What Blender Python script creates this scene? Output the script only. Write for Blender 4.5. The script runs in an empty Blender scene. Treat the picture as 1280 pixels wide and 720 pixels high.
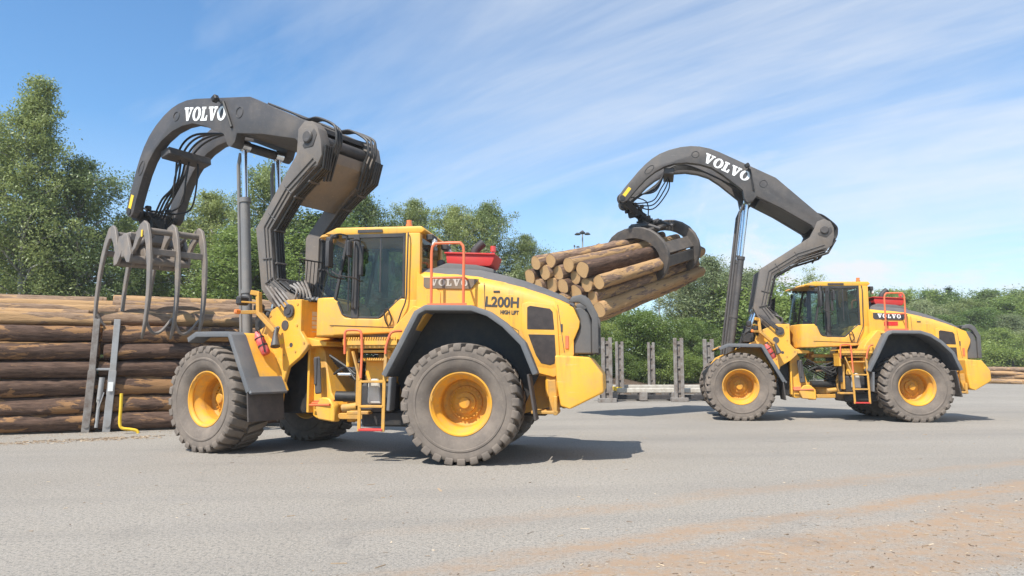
import bpy, bmesh, math, random
from mathutils import Vector, Matrix, Euler
random.seed(7)
R_ = math.radians
scene = bpy.context.scene
COL = scene.collection

# ------------------------------------------------------------------ materials
def newmat(name):
    m = bpy.data.materials.new(name); m.use_nodes = True
    nt = m.node_tree; nt.nodes.clear()
    out = nt.nodes.new('ShaderNodeOutputMaterial')
    b = nt.nodes.new('ShaderNodeBsdfPrincipled')
    nt.links.new(b.outputs[0], out.inputs[0])
    return m, nt, b, out

def noise(nt, scale, detail=4, rough=.6, coord='Object', vec=None, dist=0.0, stretch=None, rot=0.0):
    n = nt.nodes.new('ShaderNodeTexNoise')
    n.inputs['Scale'].default_value = scale; n.inputs['Detail'].default_value = detail
    n.inputs['Roughness'].default_value = rough; n.inputs['Distortion'].default_value = dist
    if vec is None:
        tc = nt.nodes.new('ShaderNodeTexCoord'); vec = tc.outputs[coord]
    if stretch and rot:
        m0 = nt.nodes.new('ShaderNodeMapping'); m0.inputs['Rotation'].default_value = (0, 0, rot)
        nt.links.new(vec, m0.inputs[0]); vec = m0.outputs[0]
    if stretch:
        mp = nt.nodes.new('ShaderNodeMapping'); mp.inputs['Scale'].default_value = stretch
        nt.links.new(vec, mp.inputs[0]); vec = mp.outputs[0]
    nt.links.new(vec, n.inputs['Vector'])
    return n.outputs['Fac']

def ramp(nt, fac, stops):
    r = nt.nodes.new('ShaderNodeValToRGB')
    el = r.color_ramp.elements
    while len(el) < len(stops): el.new(.5)
    for e, (p, c) in zip(el, stops):
        e.position = p; e.color = (c, c, c, 1) if not hasattr(c, '__len__') else (*c, 1)
    nt.links.new(fac, r.inputs[0]); return r.outputs[0]

def mix(nt, fac, a, b, mode='MIX'):
    m = nt.nodes.new('ShaderNodeMix'); m.data_type = 'RGBA'; m.blend_type = mode
    def put(sock, v):
        if hasattr(v, 'is_output'): nt.links.new(v, sock)
        elif hasattr(v, '__len__'): sock.default_value = (*v, 1)
        else: sock.default_value = v
    put(m.inputs[0], fac); put(m.inputs[6], a); put(m.inputs[7], b)
    return m.outputs[2]

def bump(nt, b, fac, strength=.3, dist=.01):
    n = nt.nodes.new('ShaderNodeBump'); n.inputs['Strength'].default_value = strength
    n.inputs['Distance'].default_value = dist
    nt.links.new(fac, n.inputs['Height']); nt.links.new(n.outputs[0], b.inputs['Normal'])

def paint(name, col, rough=.4, dirt=(.2, .15, .1), amount=.35, scale=2.2, metal=0.0, spec=.5, b_amt=.0, drip=0.0):
    """painted metal with dust patches, scratches and uneven gloss"""
    m, nt, b, _ = newmat(name)
    n1 = noise(nt, scale, 6, .65); n2 = noise(nt, scale * 9, 4, .7)
    f1 = ramp(nt, n1, [(.42, 0.0), (.75, amount)])
    f2 = ramp(nt, n2, [(.55, 0.0), (.8, amount * .8)])
    c = mix(nt, f1, col, dirt); c = mix(nt, f2, c, dirt)
    if drip:
        n3 = noise(nt, 5, 5, .65, stretch=(2.2, 2.2, .22)); n4 = noise(nt, .8, 3, .5)
        f3 = ramp(nt, n3, [(.52, 0.0), (.72, drip)]); f4 = ramp(nt, n4, [(.38, 0.0), (.62, 1.0)])
        c = mix(nt, mix(nt, 1.0, f3, f4, 'MULTIPLY'), c, tuple(x * .42 for x in dirt))
        n5 = noise(nt, 34, 3, .6, stretch=(.12, .12, 1.6)); c = mix(nt, ramp(nt, n5, [(.66, 0.0), (.70, drip * .6)]), c, tuple(min(.9, x * 1.5 + .1) for x in dirt))
    nt.links.new(c, b.inputs['Base Color'])
    r = nt.nodes.new('ShaderNodeMapRange'); r.inputs[3].default_value = rough - .06; r.inputs[4].default_value = min(1, rough + .28)
    nt.links.new(n1, r.inputs[0]); nt.links.new(r.outputs[0], b.inputs['Roughness'])
    b.inputs['Metallic'].default_value = metal
    b.inputs['Specular IOR Level'].default_value = spec
    bump(nt, b, n2, .06 + b_amt, .004)
    return m

M = {}
M['yellow'] = paint('machine_yellow', (.80, .405, .042), .38, (.42, .28, .14), .65, drip=.55)
M['yellow_deep'] = paint('rim_yellow', (.74, .35, .025), .5, (.36, .24, .12), .8, 6)
M['rim_inner_shaded'] = paint('rim_dish_shaded_yellow', (.62, .285, .02), .5, (.26, .15, .06), .75, 7)  # rim yellow darkened to paint in the dish's shade, plus grime
M['yellow_worn'] = paint('worn_yellow', (.60, .31, .05), .55, (.25, .18, .11), .75, 3.5)
M['boom_grey'] = paint('boom_grey', (.062, .057, .056), .45, (.15, .125, .105), .6, 1.8, drip=.4)
M['cyl_grey'] = paint('cylinder_grey', (.17, .165, .16), .4, (.28, .24, .2), .5, 3)
M['brown_stripe'] = paint('brown_stripe', (.15, .12, .095), .5, (.3, .2, .1), .5, 4)  # browner, lower-contrast name stripe for the marked loader
M['grey_letter'] = paint('grey_letter', (.5, .46, .4), .5, (.3, .25, .2), .5, 9)
M['grapple_grey'] = paint('grapple_grey', (.17, .15, .135), .5, (.30, .235, .18), .8, 3.5, b_amt=.12)
M['arm_grey'] = paint('arm_grey', (.15, .132, .118), .5, (.22, .175, .135), .8, 2.4, drip=.5)
M['plastic'] = paint('fender_plastic', (.125, .13, .138), .55, (.22, .2, .18), .5, 2.5, spec=.35)
M['grapple_dark'] = paint('grapple_dark', (.085, .076, .070), .5, (.20, .16, .125), .7, 3.5, b_amt=.12)
M['guard_grey'] = paint('guard_grey', (.095, .092, .09), .55, (.17, .15, .13), .5, 3)
M['bark_tan'] = None
M['dark_plastic'] = paint('dark_plastic', (.032, .032, .034), .5, (.12, .1, .09), .4, 3)
M['hood_grey'] = paint('hood_grey', (.105, .1, .1), .6, (.2, .18, .16), .4, 3)
M['black'] = paint('black_parts', (.014, .014, .015), .5, (.08, .065, .05), .5, 6)
M['hose'] = paint('hose_rubber', (.02, .02, .021), .45, (.09, .075, .06), .35, 12)
M['tyre'] = paint('tyre_rubber', (.155, .130, .110), .88, (.255, .21, .17), .9, 3.0, spec=.2, b_amt=.15)
M['chrome'] = paint('chrome_rod', (.75, .76, .78), .12, (.5, .5, .5), .1, 4, metal=1.0)
M['steel'] = paint('galvanised_steel', (.36, .36, .36), .5, (.2, .16, .12), .55, 4, metal=.25, b_amt=.1)
M['steel_worn'] = paint('worn_steel', (.25, .23, .21), .65, (.10, .06, .04), .9, 5, b_amt=.15)
M['orange'] = paint('rail_orange', (.75, .16, .06), .45, (.4, .2, .12), .3, 4)
M['red'] = paint('signal_red', (.55, .03, .025), .4, (.3, .1, .08), .35, 5)
M['ext_red'] = paint('extinguisher_red', (.55, .035, .03), .35, (.75, .6, .55), .35, 14)
M['white'] = paint('white_mark', (.82, .82, .80), .5, (.5, .48, .44), .2, 6)
M['sticker'] = paint('sticker_yellow', (.85, .55, .03), .5, (.3, .2, .1), .2, 6)
M['grey_mark'] = paint('charcoal_mark', (.05, .048, .05), .5, (.1, .1, .1), .2, 5)
M['pale'] = paint('pale_tank', (.6, .58, .52), .5, (.3, .26, .2), .4, 6)
M['mudflap'] = paint('mudflap_rubber', (.072, .064, .060), .75, (.14, .115, .1), .6, 4, spec=.25)
M['seat'] = paint('seat_cloth', (.03, .032, .035), .9, (.06, .06, .06), .3, 10)
M['white_paint_beam'] = paint('bleached_beam', (.5, .47, .41), .7, (.22, .17, .12), .6, 4)
M['grille'] = paint('grille_mesh', (.02, .02, .022), .7, (.07, .06, .05), .5, 8)

def lampmat(name, col):
    m, nt, b, _ = newmat(name)
    b.inputs['Base Color'].default_value = (*col, 1); b.inputs['Roughness'].default_value = .08
    b.inputs['Coat Weight'].default_value = 1
    n = noise(nt, 60, 2); bump(nt, b, n, .1, .003)
    return m
M['lens'] = lampmat('lamp_lens', (.7, .7, .68)); M['amber'] = lampmat('amber_lens', (.75, .2, .03))
M['red_lens'] = lampmat('red_lens', (.6, .05, .03))

def glassmat(name, tint, refl=.06, dark=0.0):
    m = bpy.data.materials.new(name); m.use_nodes = True
    nt = m.node_tree; nt.nodes.clear()
    out = nt.nodes.new('ShaderNodeOutputMaterial')
    tr = nt.nodes.new('ShaderNodeBsdfTransparent'); tr.inputs[0].default_value = (*tint, 1)
    gl = nt.nodes.new('ShaderNodeBsdfGlossy'); gl.inputs['Roughness'].default_value = .02
    ge = nt.nodes.new('ShaderNodeNewGeometry'); dt = nt.nodes.new('ShaderNodeVectorMath'); dt.operation = 'DOT_PRODUCT'
    nt.links.new(ge.outputs['Normal'], dt.inputs[0]); nt.links.new(ge.outputs['Incoming'], dt.inputs[1])
    ab = nt.nodes.new('ShaderNodeMath'); ab.operation = 'ABSOLUTE'; nt.links.new(dt.outputs['Value'], ab.inputs[0])
    iv = nt.nodes.new('ShaderNodeMath'); iv.operation = 'SUBTRACT'; iv.inputs[0].default_value = 1; nt.links.new(ab.outputs[0], iv.inputs[1])
    pw = nt.nodes.new('ShaderNodeMath'); pw.operation = 'POWER'; pw.inputs[1].default_value = 5; nt.links.new(iv.outputs[0], pw.inputs[0])
    n = noise(nt, 3, 3)
    mp = nt.nodes.new('ShaderNodeMath'); mp.operation = 'MULTIPLY_ADD'; mp.inputs[1].default_value = .4; mp.inputs[2].default_value = refl
    nt.links.new(pw.outputs[0], mp.inputs[0])
    mx = nt.nodes.new('ShaderNodeMixShader')
    nt.links.new(mp.outputs[0], mx.inputs[0]); nt.links.new(tr.outputs[0], mx.inputs[1]); nt.links.new(gl.outputs[0], mx.inputs[2])
    # thin film of dust
    df = nt.nodes.new('ShaderNodeBsdfDiffuse'); df.inputs[0].default_value = (.32, .3, .27, 1)
    mx2 = nt.nodes.new('ShaderNodeMixShader')
    f = ramp(nt, n, [(.35, .0 + dark), (.8, .07 + dark)])
    nt.links.new(f, mx2.inputs[0]); nt.links.new(mx.outputs[0], mx2.inputs[1]); nt.links.new(df.outputs[0], mx2.inputs[2])
    nt.links.new(mx2.outputs[0], out.inputs[0])
    return m
M['glass'] = glassmat('cab_glass', (.62, .70, .67), .04)
M['vent_glass'] = paint('vent_mesh', (.030, .022, .020), .45, (.09, .07, .06), .5, 9)

def barkmat(name, dark, mid, bare, lo, hi, sc_=1.9):
    m, nt, b, _ = newmat(name)
    oi = nt.nodes.new('ShaderNodeObjectInfo')
    tc = nt.nodes.new('ShaderNodeTexCoord')
    add = nt.nodes.new('ShaderNodeVectorMath'); add.operation = 'MULTIPLY_ADD'
    sc = nt.nodes.new('ShaderNodeVectorMath'); sc.operation = 'SCALE'
    cmb = nt.nodes.new('ShaderNodeCombineXYZ')
    for i in range(3): nt.links.new(oi.outputs['Random'], cmb.inputs[i])
    add.inputs[1].default_value = (37, 71, 53)
    nt.links.new(cmb.outputs[0], add.inputs[0]); nt.links.new(tc.outputs['Object'], add.inputs[2])
    v = add.outputs[0]
    fine = noise(nt, 9, 6, .7, vec=v, stretch=(.35, 2.2, 2.2))
    big = noise(nt, sc_, 7, .66, vec=v, stretch=(.5, 1.7, 1.7), dist=.5)
    c = ramp(nt, fine, [(.3, dark), (.62, mid), (.85, tuple(x * 1.35 for x in mid))])
    rnd = nt.nodes.new('ShaderNodeMath'); rnd.operation = 'MULTIPLY_ADD'; rnd.inputs[1].default_value = .16
    nt.links.new(oi.outputs['Random'], rnd.inputs[0]); nt.links.new(big, rnd.inputs[2])
    f = ramp(nt, rnd.outputs[0], [(lo, 0.0), (hi, 1.0)])
    small = noise(nt, 5.5, 5, .65, vec=v, stretch=(.4, 1.6, 1.6), dist=.4)
    wood = mix(nt, noise(nt, 14, 4, .6, vec=v, stretch=(.15, 2, 2)), bare, tuple(x * .55 for x in bare))
    c = mix(nt, f, c, wood)
    c = mix(nt, ramp(nt, small, [(.62, 0.0), (.66, .75)]), c, tuple(.5 * (x + y) for x, y in zip(mid, bare)))
    c = mix(nt, ramp(nt, small, [(.33, .7), (.38, 0.0)]), c, tuple(x * .8 for x in dark))
    nt.links.new(c, b.inputs['Base Color']); b.inputs['Roughness'].default_value = .85
    b.inputs['Specular IOR Level'].default_value = .2
    bump(nt, b, fine, .9, .03)
    return m
M['bark'] = barkmat('pine_bark', (.045, .028, .021), (.14, .088, .064), (.36, .20, .095), .645, .665)
M['bark_bare'] = barkmat('peeled_pine', (.13, .08, .052), (.29, .20, .135), (.50, .31, .155), .575, .60)
M['bark_tan'] = barkmat('tan_pine', (.10, .065, .046), (.28, .185, .13), (.52, .32, .155), .565, .58, 2.6)
def endmat():
    m, nt, b, _ = newmat('sawn_wood')
    w = nt.nodes.new('ShaderNodeTexWave'); w.wave_type = 'RINGS'; w.rings_direction = 'X'
    w.inputs['Scale'].default_value = 22; w.inputs['Distortion'].default_value = 2.5; w.inputs['Detail'].default_value = 2
    tc = nt.nodes.new('ShaderNodeTexCoord'); nt.links.new(tc.outputs['Object'], w.inputs['Vector'])
    n = noise(nt, 3.5, 4)
    c = mix(nt, w.outputs['Fac'], (.66, .43, .21), (.46, .26, .105))
    c = mix(nt, ramp(nt, n, [(.45, 0.0), (.8, .6)]), c, (.33, .17, .07))
    nt.links.new(c, b.inputs['Base Color']); b.inputs['Roughness'].default_value = .8
    return m
M['wood_end'] = endmat()

# ------------------------------------------------------------------ mesh builder
class MB:
    def __init__(self): self.bm = bmesh.new(); self.mat = 0
    def _merge(self, bm, bevel=0, seg=1):
        if bevel:
            ed = [e for e in bm.edges if len(e.link_faces) == 2 and e.calc_face_angle(0) > .35]
            if ed:
                bmesh.ops.bevel(bm, geom=ed, offset=bevel, segments=seg, affect='EDGES', profile=.6, clamp_overlap=True)
        for f in bm.faces: f.material_index = self.mat
        me = bpy.data.meshes.new('tmp'); bm.to_mesh(me); bm.free()
        self.bm.from_mesh(me); bpy.data.meshes.remove(me)
    def prism(self, poly, a0, a1, axis='y', bevel=0, seg=1, fn=None, xf=None):
        """extrude a 2D outline; axis y: (x,z) outline, z: (x,y), x: (y,z)"""
        bm = bmesh.new()
        def P(u, v, w):
            if axis == 'y': p = Vector((u, w, v))
            elif axis == 'z': p = Vector((u, v, w))
            else: p = Vector((w, u, v))
            return p
        A = [bm.verts.new(P(u, v, a0)) for u, v in poly]; B = [bm.verts.new(P(u, v, a1)) for u, v in poly]
        n = len(poly)
        bm.faces.new(A); bm.faces.new(B[::-1])
        for i in range(n): bm.faces.new((A[i], B[i], B[(i + 1) % n], A[(i + 1) % n]))
        if fn:
            for v in bm.verts: v.co = fn(v.co)
        if xf is not None: bm.transform(xf)
        bmesh.ops.recalc_face_normals(bm, faces=bm.faces[:])
        self._merge(bm, bevel, seg); return self
    def box(self, c, s, rot=None, bevel=.01, seg=1, fn=None):
        bm = bmesh.new(); bmesh.ops.create_cube(bm, size=1)
        mt = Matrix.Translation(c) @ (rot.to_4x4() if rot is not None else Matrix()) @ Matrix.Diagonal((*s, 1))
        bm.transform(mt)
        if fn:
            for v in bm.verts: v.co = fn(v.co)
        bmesh.ops.recalc_face_normals(bm, faces=bm.faces[:])
        self._merge(bm, bevel, seg); return self
    def bar(self, p, q, w, h, up=(0, 0, 1), bevel=.006):
        p = Vector(p); q = Vector(q); d = q - p
        x = d.normalized(); z = Vector(up); y = z.cross(x)
        if y.length < 1e-4: y = Vector((0, 1, 0)).cross(x)
        y.normalize(); z = x.cross(y)
        rot = Matrix((x, y, z)).transposed()
        return self.box((p + q) / 2, (d.length, w, h), rot, bevel)
    def tube(self, pts, r, seg=8, closed=False):
        pts = [Vector(p) for p in pts]; n = len(pts)
        rr = r if hasattr(r, '__len__') else [r] * n
        bm = bmesh.new(); rings = []; prev = None
        for i, p in enumerate(pts):
            t = (pts[min(i + 1, n - 1)] - pts[max(i - 1, 0)])
            if t.length < 1e-9: t = Vector((0, 0, 1))
            t.normalize()
            if prev is None:
                a = Vector((0, 0, 1)) if abs(t.z) < .9 else Vector((1, 0, 0))
                x = t.cross(a).normalized()
            else:
                x = (prev - t * prev.dot(t)); x = x.normalized() if x.length > 1e-6 else t.orthogonal().normalized()
            prev = x; y = t.cross(x)
            rings.append([bm.verts.new(p + (x * math.cos(k * 2 * math.pi / seg) + y * math.sin(k * 2 * math.pi / seg)) * rr[i]) for k in range(seg)])
        for i in range(n - 1):
            for k in range(seg):
                bm.faces.new((rings[i][k], rings[i][(k + 1) % seg], rings[i + 1][(k + 1) % seg], rings[i + 1][k]))
        bm.faces.new(rings[0][::-1]); bm.faces.new(rings[-1])
        bmesh.ops.recalc_face_normals(bm, faces=bm.faces[:])
        self._merge(bm); return self
    def cyl(self, p, q, r, seg=16, r2=None):
        return self.tube([p, q], [r, r if r2 is None else r2], seg)
    def lathe(self, prof, seg=48, axis='y', o=(0, 0, 0), closed=False, cap=True):
        """prof: (radius, along)"""
        bm = bmesh.new(); o = Vector(o); rings = []
        for r, a in prof:
            ring = []
            for k in range(seg):
                t = 2 * math.pi * k / seg; c, s = r * math.cos(t), r * math.sin(t)
                ring.append(bm.verts.new(o + (Vector((c, a, s)) if axis == 'y' else Vector((c, s, a)) if axis == 'z' else Vector((a, c, s)))))
            rings.append(ring)
        m = len(rings)
        for i in range(m - 1 + (1 if closed else 0)):
            A, B = rings[i], rings[(i + 1) % m]
            for k in range(seg): bm.faces.new((A[k], A[(k + 1) % seg], B[(k + 1) % seg], B[k]))
        if not closed and cap:
            if prof[0][0] > 1e-4: bm.faces.new(rings[0])
            if prof[-1][0] > 1e-4: bm.faces.new(rings[-1][::-1])
        bmesh.ops.remove_doubles(bm, verts=bm.verts[:], dist=1e-5)
        bmesh.ops.recalc_face_normals(bm, faces=bm.faces[:])
        self._merge(bm); return self
    def loft(self, secs, cap=True, closed=True, bevel=0):
        bm = bmesh.new(); rings = [[bm.verts.new(p) for p in s] for s in secs]
        n = len(secs[0])
        for A, B in zip(rings, rings[1:]):
            for k in range(n if closed else n - 1):
                bm.faces.new((A[k], A[(k + 1) % n], B[(k + 1) % n], B[k]))
        if cap and closed: bm.faces.new(rings[0]); bm.faces.new(rings[-1][::-1])
        bmesh.ops.recalc_face_normals(bm, faces=bm.faces[:])
        self._merge(bm, bevel); return self
    def grid(self, rows):
        bm = bmesh.new(); V = [[bm.verts.new(p) for p in r] for r in rows]
        for A, B in zip(V, V[1:]):
            for k in range(len(A) - 1): bm.faces.new((A[k], A[k + 1], B[k + 1], B[k]))
        self._merge(bm); return self
    def sphere(self, c, r, s=(1, 1, 1), u=14, v=10):
        bm = bmesh.new(); bmesh.ops.create_uvsphere(bm, u_segments=u, v_segments=v, radius=r)
        bm.transform(Matrix.Translation(c) @ Matrix.Diagonal((*s, 1))); self._merge(bm); return self
    def xform(self, m): self.bm.transform(m); return self
    def mirror_y(self):
        me = bpy.data.meshes.new('t'); self.bm.to_mesh(me); bm2 = bmesh.new(); bm2.from_mesh(me); bpy.data.meshes.remove(me)
        bm2.transform(Matrix.Diagonal((1, -1, 1, 1))); bmesh.ops.reverse_faces(bm2, faces=bm2.faces[:])
        me = bpy.data.meshes.new('t'); bm2.to_mesh(me); bm2.free(); self.bm.from_mesh(me); bpy.data.meshes.remove(me); return self
    def flipped(self):
        """mirrored copy"""
        n = MB(); me = bpy.data.meshes.new('t'); self.bm.to_mesh(me); n.bm.from_mesh(me); bpy.data.meshes.remove(me)
        n.bm.transform(Matrix.Diagonal((1, -1, 1, 1))); bmesh.ops.reverse_faces(n.bm, faces=n.bm.faces[:]); return n
    def mesh(self, name, mats, smooth=35):
        me = bpy.data.meshes.new(name); self.bm.to_mesh(me); self.bm.free()
        for m in (mats if isinstance(mats, (list, tuple)) else [mats]): me.materials.append(M[m] if isinstance(m, str) else m)
        if smooth:
            for p in me.polygons: p.use_smooth = True
            me.set_sharp_from_angle(angle=R_(smooth))
        return me
    def build(self, name, mats, parent=None, rz=0.0, smooth=35, mat4=None):
        return put(name, self.mesh(name, mats, smooth), parent, rz, mat4)

def put(name, me, parent=None, rz=0.0, mat4=None, loc=None):
    o = bpy.data.objects.new(name, me); COL.objects.link(o)
    if parent is not None: o.parent = parent
    if mat4 is not None: o.matrix_basis = mat4
    else:
        o.rotation_euler = (0, 0, rz)
        if loc is not None: o.location = loc
    return o

def tag(o, label=None, cat=None, group=None, kind=None):
    if label: o['label'] = label
    if cat: o['category'] = cat
    if group: o['group'] = group
    if kind: o['kind'] = kind
    return o
def empty(name, loc, rz=0.0):
    o = bpy.data.objects.new(name, None); COL.objects.link(o); o.location = loc; o.rotation_euler = (0, 0, rz)
    o.empty_display_size = .3; return o
def copy_tree(o, parent=None):
    c = o.copy(); COL.objects.link(c); c.parent = parent
    for ch in list(o.children): copy_tree(ch, c)
    return c

# slab-serif capitals, one closed outline per letter
GL = {'V': ([(0, 1), (.54, 1), (.54, .85), (.45, .85), (.60, .34), (.74, .85), (.63, .85), (.63, 1), (1.04, 1), (1.04, .85), (.93, .85), (.66, 0), (.42, 0), (.11, .85), (0, .85)], 1.04),
      'L': ([(0, 1), (.5, 1), (.5, .85), (.39, .85), (.39, .16), (.56, .16), (.63, .38), (.77, .38), (.77, 0), (0, 0), (0, .15), (.1, .15), (.1, .85), (0, .85)], .77)}
def letters(mb, word, o, u, v, n, h, gap=.05, depth=.006):
    o, u, v, n = Vector(o), Vector(u).normalized(), Vector(v).normalized(), Vector(n).normalized()
    x = 0
    for ch in word:
        if ch == 'O':
            bm = bmesh.new(); N = 20; w = .98
            rings = []
            for (rx, ry, d) in ((.5, .52, 0), (.5, .52, depth), (.2, .38, depth), (.2, .38, 0)):
                rings.append([bm.verts.new(o + u * ((x + w / 2 + rx * math.cos(t * 2 * math.pi / N)) * h) + v * ((.5 + ry * math.sin(t * 2 * math.pi / N)) * h) + n * d) for t in range(N)])
            for A, B in zip(rings, rings[1:]):
                for k in range(N): bm.faces.new((A[k], A[(k + 1) % N], B[(k + 1) % N], B[k]))
            bmesh.ops.recalc_face_normals(bm, faces=bm.faces[:])
            mb._merge(bm); x += w + gap
        else:
            poly, w = GL[ch]; bm = bmesh.new()
            A = [bm.verts.new(o + u * ((x + a) * h) + v * (b * h)) for a, b in poly]
            B = [bm.verts.new(o + u * ((x + a) * h) + v * (b * h) + n * depth) for a, b in poly]
            bm.faces.new(A); bm.faces.new(B[::-1])
            for i in range(len(poly)): bm.faces.new((A[i], B[i], B[(i + 1) % len(poly)], A[(i + 1) % len(poly)]))
            bmesh.ops.recalc_face_normals(bm, faces=bm.faces[:])
            mb._merge(bm); x += w + gap
    return x * h

def text_mesh(name, body, o, u, v, h, width, mat, parent, rz=0.0, bold=.0):
    cu = bpy.data.curves.new(name, 'FONT'); cu.body = body; cu.size = 1; cu.extrude = .004 / h; cu.offset = bold
    t = bpy.data.objects.new(name, cu); COL.objects.link(t)
    bpy.context.view_layer.update()
    me = bpy.data.meshes.new_from_object(t.evaluated_get(bpy.context.evaluated_depsgraph_get()))
    bpy.data.objects.remove(t)
    xs = [p.co.x for p in me.vertices]; ys = [p.co.y for p in me.vertices]
    x0, x1, y0, y1 = min(xs), max(xs), min(ys), max(ys)
    o, u, v = Vector(o), Vector(u).normalized(), Vector(v).normalized(); n = u.cross(v)
    for p in me.vertices:
        c = p.co.copy()
        p.co = o + u * ((c.x - x0) / (x1 - x0) * width) + v * ((c.y - y0) / (y1 - y0) * h) + n * (c.z * h)
    me.materials.clear(); me.materials.append(M[mat]); me.name = name
    return put(name, me, parent, rz)

def arc(c, r, a0, a1, n):
    return [(c[0] + r * math.cos(R_(a0 + (a1 - a0) * i / n)), c[1] + r * math.sin(R_(a0 + (a1 - a0) * i / n))) for i in range(n + 1)]
def catmull(pts, n=6):
    pts = [Vector(p) for p in pts]; out = []
    for i in range(len(pts) - 1):
        p0, p1, p2, p3 = pts[max(i - 1, 0)], pts[i], pts[i + 1], pts[min(i + 2, len(pts) - 1)]
        for k in range(n):
            t = k / n
            out.append(.5 * ((2 * p1) + (p2 - p0) * t + (2 * p0 - 5 * p1 + 4 * p2 - p3) * t * t + (3 * p1 - p0 - 3 * p2 + p3) * t ** 3))
    out.append(pts[-1]); return out
def hose(mb, pts, r=.018, n=6, seg=6): return mb.tube(catmull(pts, n), r, seg)
# ------------------------------------------------------------------ wheels (shared meshes, outer side towards +y)
TR = .90
def tyre_mesh():
    b = MB(); N = 28
    half = [(.455, .20), (.47, .27), (.53, .325), (.60, .352), (.655, .362), (.665, .372), (.69, .372), (.70, .362), (.76, .372), (.80, .368), (.832, .352), (.842, .30), (.842, .15), (.842, .04)]
    prof = half + [(r, -y) for r, y in reversed(half)]
    b.lathe(prof, 84, cap=False)
    pitch = 2 * math.pi / N
    P = [(.775, .374), (.80, .386), (.882, .374), (.893, .34), (.900, .2), (.902, .03)]
    Q = [(.832, .355), (.838, .2), (.838, .03)]
    for side in (1, -1):
        for k in range(N):
            bm = bmesh.new(); rowsA, rowsB = [], []
            th0 = k * pitch + (0 if side > 0 else pitch * .5)
            jit = random.uniform(-.02, .02) * pitch
            for (r, y) in P + Q[::-1]:
                skew = (.386 - abs(y)) / .36 * pitch * .55
                wdt = pitch * (.58 if r > .85 else .66) * (1.0 if y > .25 else 1.1)
                for lst, sgn in ((rowsA, -1), (rowsB, 1)):
                    t = th0 + jit + skew + sgn * wdt / 2
                    lst.append(bm.verts.new((r * math.cos(t), y * side, r * math.sin(t))))
            n = len(rowsA)
            bm.faces.new(rowsA); bm.faces.new(rowsB[::-1])
            for i in range(n): bm.faces.new((rowsA[i], rowsB[i], rowsB[(i + 1) % n], rowsA[(i + 1) % n]))
            bmesh.ops.recalc_face_normals(bm, faces=bm.faces[:])
            b._merge(bm, .008)
    return b.mesh('tyre', 'tyre', 32)
def rim_mesh():
    b = MB()
    b.lathe([(.478, .19), (.482, .262), (.470, .285), (.452, .285), (.440, .262), (.425, .25), (.418, .228), (.428, .205), (.412, .165), (.375, .125), (.355, .05), (.348, -.10), (.320, -.13), (.30, -.135),
             (.262, -.13), (.252, -.11), (.212, -.11), (.20, -.10), (.165, -.095), (.158, -.05), (.10, -.035), (.0, -.035)], 64, cap=False)
    b.lathe([(.478, -.19), (.482, -.27), (.45, -.27), (.36, -.16), (.0, -.16)], 48, cap=False)
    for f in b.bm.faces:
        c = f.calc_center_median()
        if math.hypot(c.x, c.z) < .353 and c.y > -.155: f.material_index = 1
    return b.mesh('rim', ['yellow_deep', 'rim_inner_shaded'], 40)
def hub_mesh():
    b = MB()
    for k in range(24):
        t = 2 * math.pi * k / 24
        b.cyl((.232 * math.cos(t), -.125, .232 * math.sin(t)), (.232 * math.cos(t), -.078, .232 * math.sin(t)), .0135, 6)
    b.lathe([(.088, -.045), (.088, .01), (.075, .022), (.0, .022)], 24)
    for k in range(8):
        t = 2 * math.pi * (k + .5) / 8
        b.cyl((.125 * math.cos(t), -.06, .125 * math.sin(t)), (.125 * math.cos(t), -.028, .125 * math.sin(t)), .012, 6)
    return b.mesh('hub', 'rim_inner_shaded', 40)
def clamp_mesh():
    b = MB(); b.box((0.0, .275, .447), (.085, .02, .03), None, .006); return b.mesh('valve_guard', 'yellow_worn')
WM = dict(tyre=tyre_mesh(), rim=rim_mesh(), hub=hub_mesh(), clamp=clamp_mesh())
def add_wheel(root, x, side, art, spin):
    """wheel > tyre, hub, valve guard; centre in the frame that steers by art"""
    c, s = math.cos(art), math.sin(art); y = 1.115 * side
    p = Vector((x * c - y * s, x * s + y * c, .882))
    m = Matrix.Translation(p) @ Matrix.Rotation(art + (math.pi if side < 0 else 0), 4, 'Z') @ Matrix.Rotation(spin, 4, 'Y')
    w = put('wheel', WM['rim'], root, mat4=m)
    put('tyre', WM['tyre'], w); put('hub', WM['hub'], w); put('valve_guard', WM['clamp'], w)

# ------------------------------------------------------------------ geometry of the machine (x forward from the joint, y left, z up)
FA, RA = 2.03, -2.17
PIV = Vector((.88, 0, 2.36)); KN = Vector((-.35, 0, 5.10)); TIP = Vector((5.06, 0, 6.28))
CYL_TOP = Vector((1.57, 0, 6.06)); CYL_BASE = Vector((2.22, 0, 1.42)); ARM_PIN = Vector((1.42, 0, 2.98))
def band(outer, t):
    """closed outline of a strip of thickness t under an open polyline"""
    n = len(outer); inn = []
    for i in range(n):
        a = Vector(outer[max(i - 1, 0)]); b = Vector(outer[min(i + 1, n - 1)]); d = (b - a).normalized()
        inn.append((outer[i][0] + d.y * t, outer[i][1] - d.x * t))
    return outer, inn
def strip(mb, pts, t, y0, y1, bevel=.0):
    o, i = band(pts, t); mb.prism(list(o) + list(i)[::-1], y0, y1, bevel=bevel)

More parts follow.
